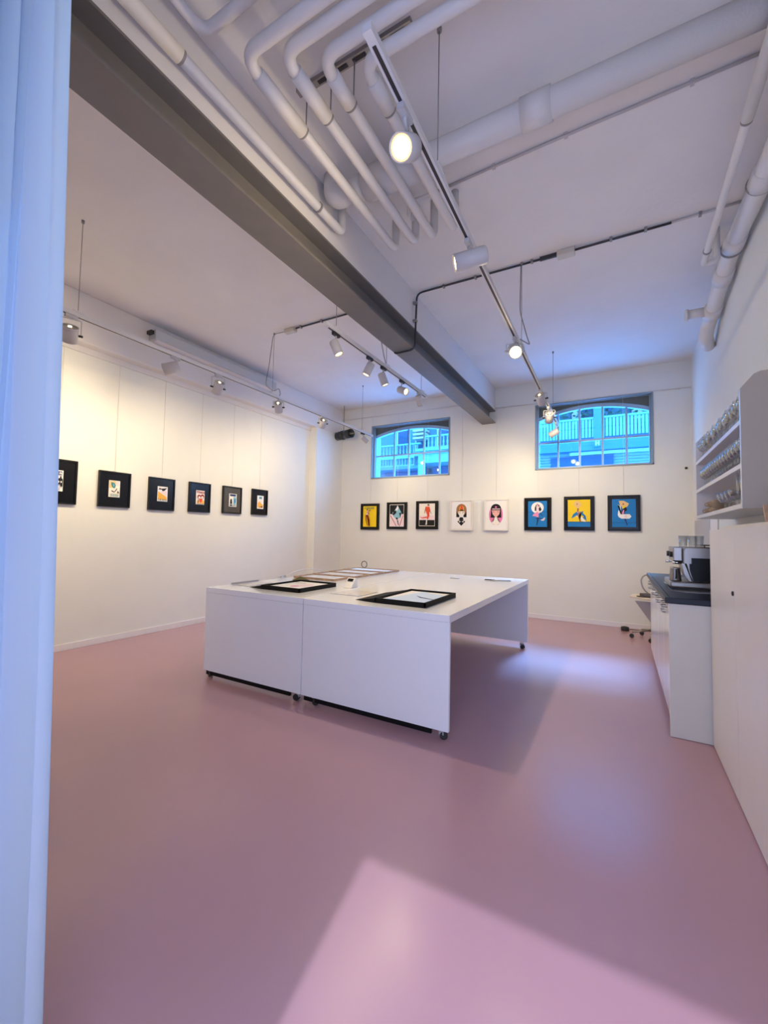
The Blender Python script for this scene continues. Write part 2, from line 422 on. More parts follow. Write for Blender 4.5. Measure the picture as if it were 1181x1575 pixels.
# big duct across the ceiling
DY, DZ = 2.352, 3.685
t = thing('ventilation_duct', 'thick white duct crossing the ceiling behind the bent pipes to the right wall', 'duct', (-1.7, DY, DZ))
bm = B(); tube(bm, [(-1.77, DY, CZ), (-1.77, DY, DZ), (RX, DY, DZ)], .072, 24, .12, seg=8); finish('duct', bm, M_PIPE, parent=t)
for a, b in ((-1.60, -1.50), (-.47, -.31)):
    bm = B(); lathe(bm, [(.072, 0), (.082, .0), (.082, b-a), (.072, b-a)], (a, DY, DZ), (1, 0, 0), 24); finish('joint_sleeve', bm, M_PIPE, parent=t)
bm = B(); lathe(bm, [(.070, 0), (.100, .0), (.100, .42), (.072, .42)], (-1.50, DY, DZ), (1, 0, 0), 24); finish('insulation_sleeve', bm, M_PIPE, parent=t)
# pipe fork behind the ladder
bm = B(); tube(bm, [(-1.42, 2.86, CZ), (-1.40, 2.80, 3.74), (-1.36, 2.74, 3.80), (-1.15, 2.79, 3.83)], .011, 8, .03)
tube(bm, [(-1.38, 2.86, CZ), (-1.37, 2.82, 3.72)], .018, 10)
one('cable_fork', bm, M_PIPE, 'small white cable outlet on the ceiling between the pipe ends', 'outlet')
# conduits
t = thing('conduit', 'thin white painted conduit on the ceiling just behind the thick duct', 'conduit', (-1.15, 2.75, 3.84))
bm = B(); tube(bm, [(-1.15, 2.79, 3.838), (-.3, 2.76, 3.838), (RX, 2.735, 3.838)], .009, 8); finish('tube', bm, M_CONDW, parent=t)
for x, yy in ((-.74, 2.776), (-.28, 2.760), (.366, 2.748)):
    bm = B(); box(bm, x-.010, x+.010, yy-.014, yy+.014, 3.826, CZ); finish('clip', bm, M_CONDW, parent=t)
t = thing('conduit', 'black conduit crossing the ceiling then bending down around the steel beam', 'conduit', (-.4, 3.94, 3.83))
bm = B(); tube(bm, [(.375, 3.945, 3.834), (-.33, 3.945, 3.834)], .010, 10)
tube(bm, [(-.47, 3.945, 3.834), (-1.845, 3.93, 3.834), (-1.845, 3.90, 3.222), (-2.085, 3.90, 3.222), (-2.085, 3.90, 3.30)], .010, 10, .07); finish('tube', bm, M_COND, parent=t)
bm = B(); tube(bm, [(.375, 3.945, 3.836), (RX, 3.93, 3.836)], .009, 10); finish('white_tube', bm, M_CONDW, parent=t)
bm = B(); box(bm, -.62, -.475, 3.928, 3.945, 3.814, CZ); finish('coupling', bm, M_COND, parent=t)
for x in (-1.55, -1.22, -.69, -.05, .20, .56):
    bm = B(); box(bm, x-.010, x+.010, 3.925, 3.958, 3.822, CZ); finish('clip', bm, M_CLAMP, parent=t)
for z in (3.72, 3.53):
    bm = B(); box(bm, -1.872, -1.83, 3.89, 3.925, z-.012, z+.012); finish('clip', bm, M_CLAMP, parent=t)
bm = B(); box(bm, -.475, -.33, 3.905, 3.985, 3.800, CZ); one('junction_box', bm, M_BOX, 'beige junction box on the ceiling in line with the black conduit', 'junction box', bevel=.006)
t = thing('conduit', 'black conduit on the ceiling left of the steel beam ending at a box', 'conduit', (-2.5, 3.945, 3.83))
bm = B(); tube(bm, [(-2.06, 3.945, 3.834), (-3.50, 3.945, 3.834)], .010, 10); finish('tube', bm, M_COND, parent=t)
for x in (-2.5, -3.10, -3.42):
    bm = B(); box(bm, x-.010, x+.010, 3.925, 3.965, 3.822, CZ); finish('clip', bm, M_CLAMP, parent=t)
bm = B(); box(bm, -3.67, -3.51, 3.915, 3.985, 3.80, CZ); one('junction_box', bm, M_BOX, 'beige junction box on the ceiling left of the steel beam', 'junction box', bevel=.006)

# right wall pipes
hpipe('slim white pipe along the ceiling at the right wall', [(.608, .4, 3.56), (.608, 4.19, 3.56), (.70, 4.19, 3.56), (.70, 4.19, 3.84)], .023, [((.608, 2.81, 3.56), YD), ((.608, 4.0, 3.56), YD)], [((.608, .5, 3.56), (.608, 2.80, 3.56))], bend=.05)
t = thing('waste_pipe', 'thick white jointed waste pipe running along the top of the right wall', 'pipe', (.79, 3, 3.62))
bm = B(); tube(bm, [(.80, .5, 3.50), (.80, 2.7, 3.54), (.80, 4.25, 3.66), (.80, 4.50, 3.62), (.80, 5.25, 3.50), (.78, 5.32, 3.40), (.83, 5.5, 3.36)], .062, 20, .12); finish('pipe', bm, M_PIPE, parent=t)
for y in (2.9, 3.35, 4.12, 4.55, 5.05):
    z = 3.54+.12*(y-2.7)/1.55 if y < 4.3 else 3.66-(y-4.25)*.16
    bm = B(); lathe(bm, [(.060, -.07), (.073, -.07), (.073, .07), (.060, .07)], (.80, y, z), (0, 1, .0 if y < 4.3 else -.16), 20); finish('socket', bm, M_PIPE, parent=t)
for y, z in ((3.42, 3.596), (4.22, 3.655)):
    bm = B(); lathe(bm, [(.070, -.008), (.077, -.008), (.077, .008), (.070, .008)], (.80, y, z), YD, 20); finish('clamp', bm, M_CLAMP, parent=t)
bm = B(); cyl(bm, (.74, 5.05, 3.54), (.60, 5.05, 3.54), .045, n=18); cyl(bm, (.605, 5.05, 3.54), (.585, 5.05, 3.54), .054, n=18); finish('side_branch', bm, M_PIPE, parent=t)

# grey linear fixture on the casing
t = thing('linear_fixture', 'long pale grey linear light fixture mounted beside the left wall casing', 'light fixture', (-4.95, 4, 3.62))
bm = B(); box(bm, -5.04, -4.90, 3.03, 5.10, 3.62, 3.74); finish('housing', bm, M_FLUO, parent=t, bevel=.006)
bm = B(); box(bm, -5.02, -4.92, 3.06, 5.07, 3.612, 3.619); finish('diffuser', bm, M_EDGE, parent=t)
bm = B(); box(bm, -5.02, -4.93, 2.99, 3.029, 3.68, 3.72); finish('end_connector', bm, M_RUB, parent=t)
# fan tube in the corner
t = thing('duct_fan', 'dark metal duct fan hanging in the far left corner beside the window', 'fan', (-4.80, 6.93, 3.26))
c = Vector((-4.80, 6.93, 3.26)); ax = Vector((.93, -.36, -.03)).normalized()
bm = B(); lathe(bm, [(.060, -.235), (.086, -.235), (.086, -.03), (.072, -.03), (.072, .03), (.086, .04), (.086, .225), (.080, .225), (.076, .10), (0, .10)], c, ax, 28); finish('housing', bm, M_FAN, parent=t)
bm = B(); lathe(bm, [(.087, -.012), (.091, -.012), (.091, .012), (.087, .012)], c-ax*.05, ax, 28); finish('strap', bm, M_RUB, parent=t)
bm = B(); lathe(bm, [(.074, .214), (.090, .214), (.090, .228), (.074, .228)], c, ax, 28); finish('rim', bm, M_RUB, parent=t)
bm = B(); cyl(bm, (-4.82, 6.935, 3.34), (-4.82, 6.935, CZ), .008, n=8); finish('hanger_rod', bm, M_CLAMP, parent=t)

# ------------------------------------------------------------------ lamp tracks
def track(label, a, b, wires, cables, width=.036, h=.034):
    a, b = Vector(a), Vector(b)
    t = thing('lamp_track', label, 'lamp track', a)
    d = (b-a).normalized(); s = Vector((d.y, -d.x, 0)).normalized()*width/2; up = Vector((0, 0, 1))
    def bar(o, L0, L1, ss, z0, z1, m, nm):
        bm = B(); vs = []
        for p in (L0, L1):
            for q in (-1, 1):
                for z in (z0, z1): vs.append(bm.verts.new(o+d*p+ss*q+up*z))
        for f in ((0, 1, 3, 2), (4, 6, 7, 5), (0, 4, 5, 1), (2, 3, 7, 6), (0, 2, 6, 4), (1, 5, 7, 3)): bm.faces.new([vs[i] for i in f])
        return finish(nm, bm, m, parent=t)
    L = (b-a).length
    bar(a, 0, L, s, 0, h, M_TRACK, 'rail')
    bar(a, .05, L-.05, s*.42, -.0015, -.0003, M_SLOT, 'slot')
    for y in wires:
        p = a+d*(abs(y-a.y)/abs(d.y))
        bm = B(); cyl(bm, p+up*h, (p.x, p.y, CZ-.006), .0028, n=6); cyl(bm, (p.x, p.y, CZ-.022), (p.x, p.y, CZ), .012, n=10); finish('hanging_wire', bm, M_WIRE, parent=t)
        bar(p-d*.04, 0, .08, s*1.25, h, h+.012, M_TRACK, 'wire_clip')
    for pts in cables:
        bm = B(); tube(bm, pts, .005, 8, .06); finish('cable', bm, M_CABLE, parent=t)
    return t
track('long white lamp track hanging by wires in front of the left wall', (-3.86, .55, 3.03), (-3.86, 6.45, 3.03), (1.726, 3.947, 6.097),
      [[(-3.67, 3.945, 3.83), (-3.86, 3.93, 3.83), (-3.90, 3.91, 3.4), (-3.92, 3.88, 3.16), (-3.86, 3.98, 3.10), (-3.83, 4.03, 3.16), (-3.80, 4.03, 3.09), (-3.86, 4.08, 3.066)]])
track('short white lamp track hanging just left of the steel beam', (-2.15, 2.78, 3.05), (-2.15, 4.93, 3.05), (2.94, 3.85, 4.75),
      [[(-2.09, 3.80, 3.46), (-2.19, 3.78, 3.40), (-2.17, 3.82, 3.2), (-2.15, 3.85, 3.085)]])
track('long white lamp track hanging in the middle right of the ceiling', (-.77, 1.19, 3.09), (-.79, 6.62, 2.93), (1.86, 3.938, 6.10),
      [[(-.79, 3.95, CZ-.01), (-.80, 3.96, 3.4), (-.73, 3.97, 3.12), (-.70, 3.92, 3.045), (-.76, 3.78, 3.053)]])
bm = B(); box(bm, -.80, -.745, 2.40, 2.56, 3.088, 3.092); bm.free()

N_SPOT = 0
def spot(label, track_pt, head, direction, kind='can', lit=0, energy=0., cone=70, r=.042, L=.13, group='track spotlights', aimcol=(1, .80, .49)):
    """track_pt on the underside of the rail, head = centre of the lamp body"""
    P, H = Vector(track_pt), Vector(head); D = Vector(direction).normalized()
    t = thing('track_spotlight', label, 'spotlight', P, group)
    bm = B(); box(bm, P.x-.014, P.x+.014, P.y-.045, P.y+.045, P.z-.028, P.z-.002); finish('adapter', bm, M_SLOT if kind == 'can' and lit and r < .05 else M_LAMP, parent=t)
    back, front = H-D*L/2, H+D*L/2
    side = D.cross(Vector((0, 0, 1))).normalized()
    if kind == 'can':
        bm = B(); tube(bm, [(P.x, P.y, P.z-.026), (P.x, P.y, (P.z+H.z)/2+.01), H-D*L*.25+Vector((0, 0, r*.6))], .008, 8, .02); finish('stem', bm, M_LAMP, parent=t)
        bm = B(); lathe(bm, [(0, 0), (r*.9, 0), (r, .008), (r, L), (r*.93, L), (r*.90, L-.015), (0, L-.02)], back, D, 24); hd = finish('lamp_head', bm, M_LAMP, parent=t)
        bm = B(); lathe(bm, [(0, 0), (r*.86, 0), (r*.86, .004), (r*.70, .006)], front-D*.014, D, 24, mi=1); lathe(bm, [(r*.70, .006), (0, .012)], front-D*.014, D, 24)
        finish('bulb', bm, [M_BULB if lit == 2 else M_BULBW if lit == 1 else M_BULBO, M_GLOW if lit else M_BULBO], parent=hd)
    else:      # open-backed gimbal head in a yoke
        bm = B(); top = Vector((P.x, P.y, P.z-.034)); k = r+.016
        s2 = Vector((side.x, side.y, 0)).normalized()
        tube(bm, [H-s2*k, Vector((H.x, H.y, top.z))-s2*k, Vector((H.x, H.y, top.z))+s2*k, H+s2*k], .0045, 8, .012)
        tube(bm, [(P.x, P.y, P.z-.02), Vector((H.x, H.y, top.z))+Vector((0, 0, .001))], .008, 8)
        finish('yoke', bm, M_LAMP, parent=t)
        for q in (-1, 1):
            bm = B(); cyl(bm, H+s2*q*(r*.98), H+s2*q*(k+.014), .009, n=10); finish('knob', bm, M_RUB if lit < 2 else M_LAMP, parent=t)
        bm = B(); lathe(bm, [(r, 0), (r, L), (r*.95, L), (r*.95, .0), (r, 0)], back, D, 26); hd = finish('lamp_head', bm, M_LAMP, parent=t)
        bm = B(); lathe(bm, [(r*.94, -.004), (r*1.05, -.004), (r*1.05, .014), (r*.94, .014), (r*.94, -.004)], back, D, 26); finish('rear_ring', bm, M_LAMP, parent=hd)
        bm = B(); lathe(bm, [(.012, .0), (.020, .012), (r*.6, .022), (r*.86, .05), (r*.90, L-.01), (r*.8, L-.03)], back, D, 26); finish('reflector', bm, M_REFL, parent=hd)
        bm = B(); cyl(bm, back-D*.006, back+D*.02, .013, n=12)
        finish('bulb_socket', bm, M_BULBW if lit else M_BULBO, parent=hd)
        if lit == 2:
            bm = B(); lathe(bm, [(0, 0), (r*.88, 0), (r*.88, .004), (0, .012)], front-D*.014, D, 24); finish('bulb', bm, M_BULB, parent=hd)
        else:
            bm = B(); lathe(bm, [(0, 0), (r*.88, 0), (r*.88, .004), (0, .006)], front-D*.014, D, 24); finish('bulb', bm, M_BULBW, parent=hd)
    if energy:
        l = bpy.data.lights.new('spot_light', 'SPOT'); l.energy = energy*.98; l.color = aimcol; l.spot_size = math.radians(98 if cone == 72 else min(cone*1.75, 158)); l.spot_blend = 1; l.shadow_soft_size = .022
        o = bpy.data.objects.new('spot_light', l); COL.objects.link(o); o.parent = t
        o.location = (front+D*.012)-P; o.rotation_euler = D.to_track_quat('-Z', 'Y').to_euler()
    return t
# left track
XL, ZL = -3.86, 3.03
spot('open-backed gimbal spotlight under the left track, nearest the curtain', (XL, 1.68, ZL), (XL, 1.675, 2.87), (-.50, .22, -.62), 'gimbal', 1, 75, 85, r=.058, L=.12)
spot('boxy spotlight tipped sideways, second from the curtain on the left track', (XL, 2.60, ZL), (XL-.02, 2.575, 2.915), (-.62, -.55, -.28), 'can', 0, 42, 80, r=.056, L=.15)
spot('open-backed gimbal spotlight hanging third from the curtain on the left track', (XL, 3.12, ZL), (XL, 3.117, 2.88), (-.55, .18, -.62), 'gimbal', 1, 60, 85, r=.053, L=.13)
spot('tilted gimbal spotlight under the tangled cable of the left track', (XL, 4.10, ZL), (XL, 4.063, 2.92), (-.45, .60, -.55), 'gimbal', 1, 50, 85, r=.050, L=.13)
spot('yellowish gimbal spotlight on the left track just before the duct fan', (XL, 5.00, ZL), (XL, 5.0, 2.93), (-.55, .45, -.55), 'gimbal', 1, 42, 85, r=.052, L=.12)
spot('small cylinder spotlight at the far end of the left track by the window', (XL, 6.12, ZL), (XL+.02, 6.17, 2.92), (.45, .45, -.55), 'can', 1, 35, 75, r=.038, L=.12)
# short track
XT, ZT = -2.15, 3.05
spot('brightly lit cylinder spotlight at the near end of the short track', (XT, 2.94, ZT), (XT, 2.948, 2.92), (.40, .22, -1), 'can', 2, 75, 72, r=.040, L=.13)
spot('cylinder spotlight leaning left, second from the near end of the short track', (XT, 3.51, ZT), (XT-.01, 3.508, 2.93), (-.35, -.18, -.85), 'can', 1, 30, 75, r=.040, L=.13)
spot('cylinder spotlight leaning right in the middle of the short track', (XT, 3.79, ZT), (XT, 3.79, 2.92), (.25, .22, -.85), 'can', 1, 30, 75, r=.040, L=.13)
spot('glowing cylinder spotlight turned right, fourth along the short track', (XT, 4.22, ZT), (XT, 4.24, 2.94), (.80, -.15, -.38), 'can', 2, 35, 80, r=.040, L=.12)
spot('unlit-looking cylinder spotlight at the far end of the short track', (XT, 4.70, ZT), (XT, 4.70, 2.955), (.05, .55, -.85), 'can', 0, 35, 75, r=.038, L=.13)
# central track
def zc(y): return 3.09-(y-1.19)*.16/5.43
spot('large glaring round spotlight at the near end of the central track', (-.771, 1.50, zc(1.50)), (-.79, 1.55, 2.97), (.05, -.72, -.62), 'can', 2, 8, 100, r=.052, L=.15)
spot('wide white cylinder spotlight shining left on the central track', (-.773, 2.36, zc(2.36)), (-.75, 2.32, 2.92), (-.88, -.38, -.25), 'can', 2, 50, 85, r=.050, L=.19)
spot('glowing gimbal spotlight facing the viewer midway along the central track', (-.779, 3.66, zc(3.66)), (-.79, 3.70, 2.92), (.28, -.70, -.50), 'gimbal', 2, 9, 100, r=.055, L=.12)
spot('gimbal spotlight with open reflector, third from the far end of the central track', (-.783, 5.02, zc(5.02)), (-.78, 5.04, 2.88), (.16, .66, -.55), 'gimbal', 1, 48, 85, r=.052, L=.12)
spot('pale gimbal spotlight second from the far end of the central track', (-.786, 5.66, zc(5.66)), (-.78, 5.69, 2.83), (-.10, .60, -.62), 'gimbal', 1, 45, 85, r=.052, L=.12)
spot('cylinder spotlight pointing left at the far end of the central track', (-.789, 6.40, zc(6.40)), (-.82, 6.44, 2.80), (-.80, .05, -.45), 'can', 0, 35, 80, r=.045, L=.14)

# ------------------------------------------------------------------ pictures
def shape(bm, mi, pts, lay):
    f = bm.faces.new([bm.verts.new((x, y, lay*.0006)) for x, y in pts]); f.material_index = mi
def ell(cx, cy, rx, ry, a0=0, a1=360, n=28):
    return [(cx+rx*math.cos(math.radians(a0+(a1-a0)*i/n)), cy+ry*math.sin(math.radians(a0+(a1-a0)*i/n))) for i in range(n+(0 if a1-a0 == 360 else 1))]
def R4(x0, y0, x1, y1): return [(x0, y0), (x1, y0), (x1, y1), (x0, y1)]
GL = {'P': ['111', '101', '111', '100', '100'], 'R': ['111', '101', '110', '101', '101'], 'A': ['010', '101', '111', '101', '101'], 'D': ['110', '101', '101', '101', '110'],
      'V': ['101', '101', '101', '101', '010'], 'O': ['111', '101', '101', '101', '111'], 'G': ['111', '100', '101', '101', '111'], 'U': ['101', '101', '101', '101', '111'], 'E': ['111', '100', '110', '100', '111'], 'H': ['101', '101', '111', '101', '101']}
def text(word, x0, y0, x1, y1, c):
    out = []; n = len(word); cw = (x1-x0)/(n*4-1); ch = (y1-y0)/5
    for k, l in enumerate(word):
        for r, row in enumerate(GL[l]):
            for q, b in enumerate(row):
                if b == '1': xx = x0+cw*(4*k+q); yy = y1-ch*(r+1); out.append((c, R4(xx, yy, xx+cw, yy+ch)))
    return out
def bars(x0, x1, y0, y1, n, c):
    return [(c, R4(x0+(x1-x0)*(i+.15)/n, y0, x0+(x1-x0)*(i+.45+.3*((i*7) % 3)/3)/n, y1-(y1-y0)*.15*((i*5) % 3)/2)) for i in range(n)]
A_L1 = [('white', R4(0, 0, 1, 1)), ('navy', R4(.03, .76, .93, .95))]+text('PRADA', .08, .79, .88, .92, 'white')+[('teal', R4(.04, .24, .48, .74)), ('white', ell(.22, .55, .17, .07)), ('black', [(.56, .22), (.60, .52), (.66, .52), (.70, .60), (.78, .62), (.80, .72), (.86, .72), (.88, .62), (.95, .58), (.95, .22), (.84, .22), (.82, .34), (.70, .34), (.68, .22)]), ('white', ell(.72, .44, .04, .05)), ('white', ell(.86, .44, .035, .05))]+bars(.05, .80, .03, .18, 11, 'black')
A_L2 = [('cream', R4(0, 0, 1, 1)), ('sand', R4(.03, .55, .60, .97)), ('palepink', R4(.60, .70, .96, .97)), ('teal', [(.2, .9), (.5, .85), (.62, .7), (.5, .52), (.3, .6), (.2, .75)]), ('ltblue', [(.35, .82), (.5, .72), (.42, .6)]), ('black', [(.18, .40), (.35, .38), (.50, .33), (.72, .55), (.76, .5), (.6, .35), (.5, .28), (.3, .32)]), ('black', [(.75, .25), (.82, .42), (.95, .25)])]+bars(.1, .9, .04, .22, 12, 'teal')
A_L3 = [('white', R4(0, 0, 1, 1)), ('orange', [(.06, .12), (.06, .66), (.94, .30), (.94, .12)]), ('palepink', [(.3, .6), (.94, .34), (.94, .7), (.6, .75)]), ('black', [(.1, .92), (.35, .85), (.6, .88), (.95, .92), (.7, .74), (.5, .68), (.45, .78), (.2, .80)]), ('black', R4(.08, .78, .30, .82))]+bars(.06, .94, .03, .17, 9, 'black')
A_L4 = [('white', R4(0, 0, 1, 1)), ('palepink', R4(.03, .78, .97, .97))]+text('PRADA', .08, .80, .92, .95, 'darkred')+[('darkred', ell(.30, .55, .20, .14)), ('darkred', ell(.68, .58, .20, .15)), ('cream', ell(.33, .50, .13, .09)), ('cream', ell(.66, .52, .14, .09)), ('sand', R4(.08, .06, .92, .30)), ('red', [(.3, .42), (.7, .42), (.62, .2), (.5, .10), (.36, .2)]), ('brown', [(.12, .1), (.12, .3), (.3, .3), (.22, .1)]), ('orange', R4(.62, .08, .86, .26))]
A_L5 = [('white', R4(0, 0, 1, 1)), ('navy', R4(.1, .80, .9, .96)), ('ltblue', R4(.55, .12, .93, .76)), ('blue', R4(.70, .30, .88, .62)), ('black', [(.12, .2), (.16, .55), (.26, .70), (.36, .58), (.44, .2)]), ('cream', ell(.26, .62, .07, .05)), ('black', R4(.1, .05, .45, .16)), ('grey', R4(.5, .05, .9, .12))]
A_L6 = [('white', R4(0, 0, 1, 1)), ('ltblue', R4(.25, .74, .75, .93)), ('dkblue', R4(.35, .80, .68, .86)), ('cream', R4(.08, .5, .92, .70)), ('orange', [(.08, .08), (.08, .42), (.35, .56), (.92, .30), (.92, .08)]), ('brown', [(.3, .1), (.5, .22), (.6, .1)]), ('black', R4(.62, .1, .82, .22))]
A_B1 = [('yellow', R4(0, 0, 1, 1)), ('yell2', R4(.02, .02, .05, .98))]+text('VOGUE', .10, .87, .86, .95, 'green')+[
    ('black', ell(.33, .83, .045, .03)), ('skin', [(.29, .80), (.40, .80), (.42, .70), (.38, .62), (.30, .62)]), ('brown', [(.40, .78), (.56, .84), (.60, .80), (.44, .74)]), ('brown', [(.42, .72), (.52, .62), (.47, .60), (.38, .68)]), ('white', [(.26, .62), (.38, .62), (.40, .57), (.24, .57)]),
    ('darkred', [(.22, .58), (.32, .58), (.28, .35), (.36, .10), (.40, .06), (.34, .06), (.22, .34)]), ('darkred', [(.31, .58), (.41, .58), (.52, .34), (.49, .08), (.54, .03), (.45, .03), (.45, .34)])]
A_B2 = [('white', R4(0, 0, 1, 1)), ('black', R4(.02, .56, .98, .98)), ('palepink', R4(.02, .02, .98, .56)), ('darkred', [(.04, .5), (.07, .52), (.5, .02), (.46, .02)]), ('darkred', [(.96, .5), (.93, .52), (.68, .02), (.72, .02)]),
        ('ltblue', [(.56, .96), (.82, .62), (.86, .56), (.66, .60), (.78, .40), (.46, .34), (.26, .48), (.20, .64), (.30, .66)]), ('white', [(.56, .96), (.62, .84), (.54, .72), (.40, .74)]), ('black', [(.20, .52), (.32, .52), (.48, .62), (.46, .72), (.30, .70), (.26, .60)]), ('black', [(.42, .38), (.54, .42), (.60, .34), (.52, .30)]), ('black', [(.52, .30), (.60, .28), (.66, .06), (.61, .06)])]
A_B3 = [('cream', R4(0, 0, 1, 1)), ('palepink', R4(.02, .28, .98, .46)), ('black', R4(.02, .02, .98, .27)), ('black', ell(.58, .93, .07, .04)), ('skin', ell(.56, .90, .045, .035)), ('red', [(.40, .86), (.66, .86), (.72, .70), (.66, .60), (.66, .44), (.58, .32), (.52, .28), (.50, .36), (.52, .48), (.46, .60), (.38, .76)]),
        ('brown', [(.40, .84), (.36, .70), (.34, .58), (.38, .56), (.42, .72)]), ('brown', [(.68, .78), (.74, .62), (.80, .54), (.76, .54), (.68, .66)]), ('red', [(.50, .42), (.20, .38), (.08, .40), (.12, .36), (.24, .34), (.50, .36)]), ('white', [(.46, .28), (.53, .28), (.50, .12), (.52, .06), (.40, .06), (.45, .12)])]
A_B4 = [('white', R4(0, 0, 1, 1)), ('black', R4(.24, .42, .40, .68)), ('black', R4(.62, .42, .78, .68)), ('brown', ell(.51, .70, .27, .22)), ('orange', ell(.52, .74, .12, .10)), ('red', [(.42, .72), (.52, .90), (.62, .72)]), ('black', R4(.44, .66, .60, .71)), ('cream', [(.34, .64), (.68, .64), (.66, .54), (.58, .44), (.51, .40), (.44, .44), (.36, .54)]), ('black', R4(.38, .58, .46, .595)), ('black', R4(.56, .58, .64, .595)),
        ('black', [(.44, .42), (.58, .42), (.64, .32), (.38, .32)]), ('black', [(.30, .26), (.51, .34), (.72, .26), (.51, .10)]), ('white', [(.38, .28), (.50, .26), (.40, .22)]), ('white', [(.64, .28), (.52, .26), (.62, .22)])]
A_B5 = [('white', R4(0, 0, 1, 1)), ('magenta', ell(.50, .50, .33, .36)), ('black', ell(.50, .72, .24, .16)), ('black', [(.28, .72), (.74, .72), (.76, .40), (.24, .40)]), ('skin', [(.30, .66), (.70, .66), (.66, .52), (.50, .40), (.34, .52)]), ('palepink', R4(.32, .69, .70, .72)), ('magenta', ell(.50, .77, .05, .03)), ('cream', [(.44, .42), (.56, .42), (.60, .30), (.72, .22), (.50, .13), (.28, .22), (.40, .30)]), ('black', R4(.34, .60, .45, .61)), ('black', R4(.55, .60, .66, .61)), ('tan', ell(.5, .5, .03, .07))]
A_B6 = [('blue', R4(0, 0, 1, 1)), ('dkblue', R4(0, .56, 1, .575)), ('white', ell(.5, .74, .33, .22)), ('black', [(.50, .90), (.62, .82), (.72, .66), (.64, .60), (.56, .64), (.46, .62), (.36, .62), (.36, .74), (.42, .84)]), ('skin', ell(.50, .83, .05, .045)), ('palepink', [(.44, .80), (.56, .80), (.58, .66), (.54, .56), (.46, .56), (.44, .66)]), ('pink', [(.46, .58), (.56, .58), (.56, .38), (.50, .36), (.44, .40), (.24, .42), (.20, .38), (.30, .50)]),
        ('palepink', [(.56, .78), (.68, .84), (.64, .80), (.58, .72)]), ('black', [(.50, .38), (.56, .36), (.54, .22), (.48, .06), (.44, .06), (.48, .22)]), ('navy', [(.60, .60), (.70, .50), (.80, .42), (.76, .42), (.64, .50)]), ('navy', R4(.42, .30, .72, .34)), ('palepink', [(.66, .28), (.78, .30), (.88, .38), (.90, .32), (.84, .24), (.72, .24)])]
A_B7 = [('yellow', R4(0, 0, 1, 1)), ('blue', R4(0, 0, 1, .18)), ('dkblue', R4(0, .16, 1, .19)), ('blue', [(.16, .30), (.24, .46), (.40, .56), (.60, .55), (.70, .58), (.68, .50), (.80, .40), (.84, .20), (.78, .26), (.66, .34), (.74, .36), (.60, .44), (.40, .42), (.28, .36)]), ('cream', [(.34, .40), (.52, .40), (.66, .34), (.80, .18), (.66, .20), (.50, .34)]),
        ('sand', [(.24, .84), (.34, .94), (.44, .96), (.58, .88), (.62, .80), (.50, .68), (.40, .68)]), ('brown', ell(.42, .84, .03, .03)), ('brown', [(.42, .68), (.50, .68), (.48, .54), (.42, .54), (.44, .60)]), ('skin', [(.40, .56), (.54, .54), (.60, .50), (.48, .46)]), ('brown', [(.46, .52), (.62, .54), (.50, .44), (.58, .20), (.54, .18), (.44, .42)])]
A_B8 = [('blue', R4(0, 0, 1, 1)), ('dkblue', R4(0, .15, 1, .165)), ('white', [(.24, .80), (.32, .76), (.34, .68), (.26, .56), (.24, .44), (.28, .36), (.40, .30), (.74, .30), (.82, .38), (.74, .46), (.42, .46), (.34, .50), (.38, .66), (.36, .76), (.28, .80), (.24, .78)]), ('palepink', ell(.58, .38, .06, .05)),
        ('sand', [(.28, .94), (.50, .94), (.72, .84), (.66, .74), (.52, .66), (.36, .76)]), ('brown', ell(.48, .82, .035, .035)), ('yellow', [(.42, .74), (.58, .78), (.54, .64), (.44, .66)]), ('black', [(.48, .66), (.60, .72), (.64, .60), (.54, .56), (.52, .46), (.36, .46), (.38, .54), (.46, .56)]), ('pink', [(.40, .48), (.48, .62), (.52, .60), (.50, .46)]), ('navy', [(.50, .30), (.58, .30), (.66, .08), (.62, .06), (.56, .20)])]

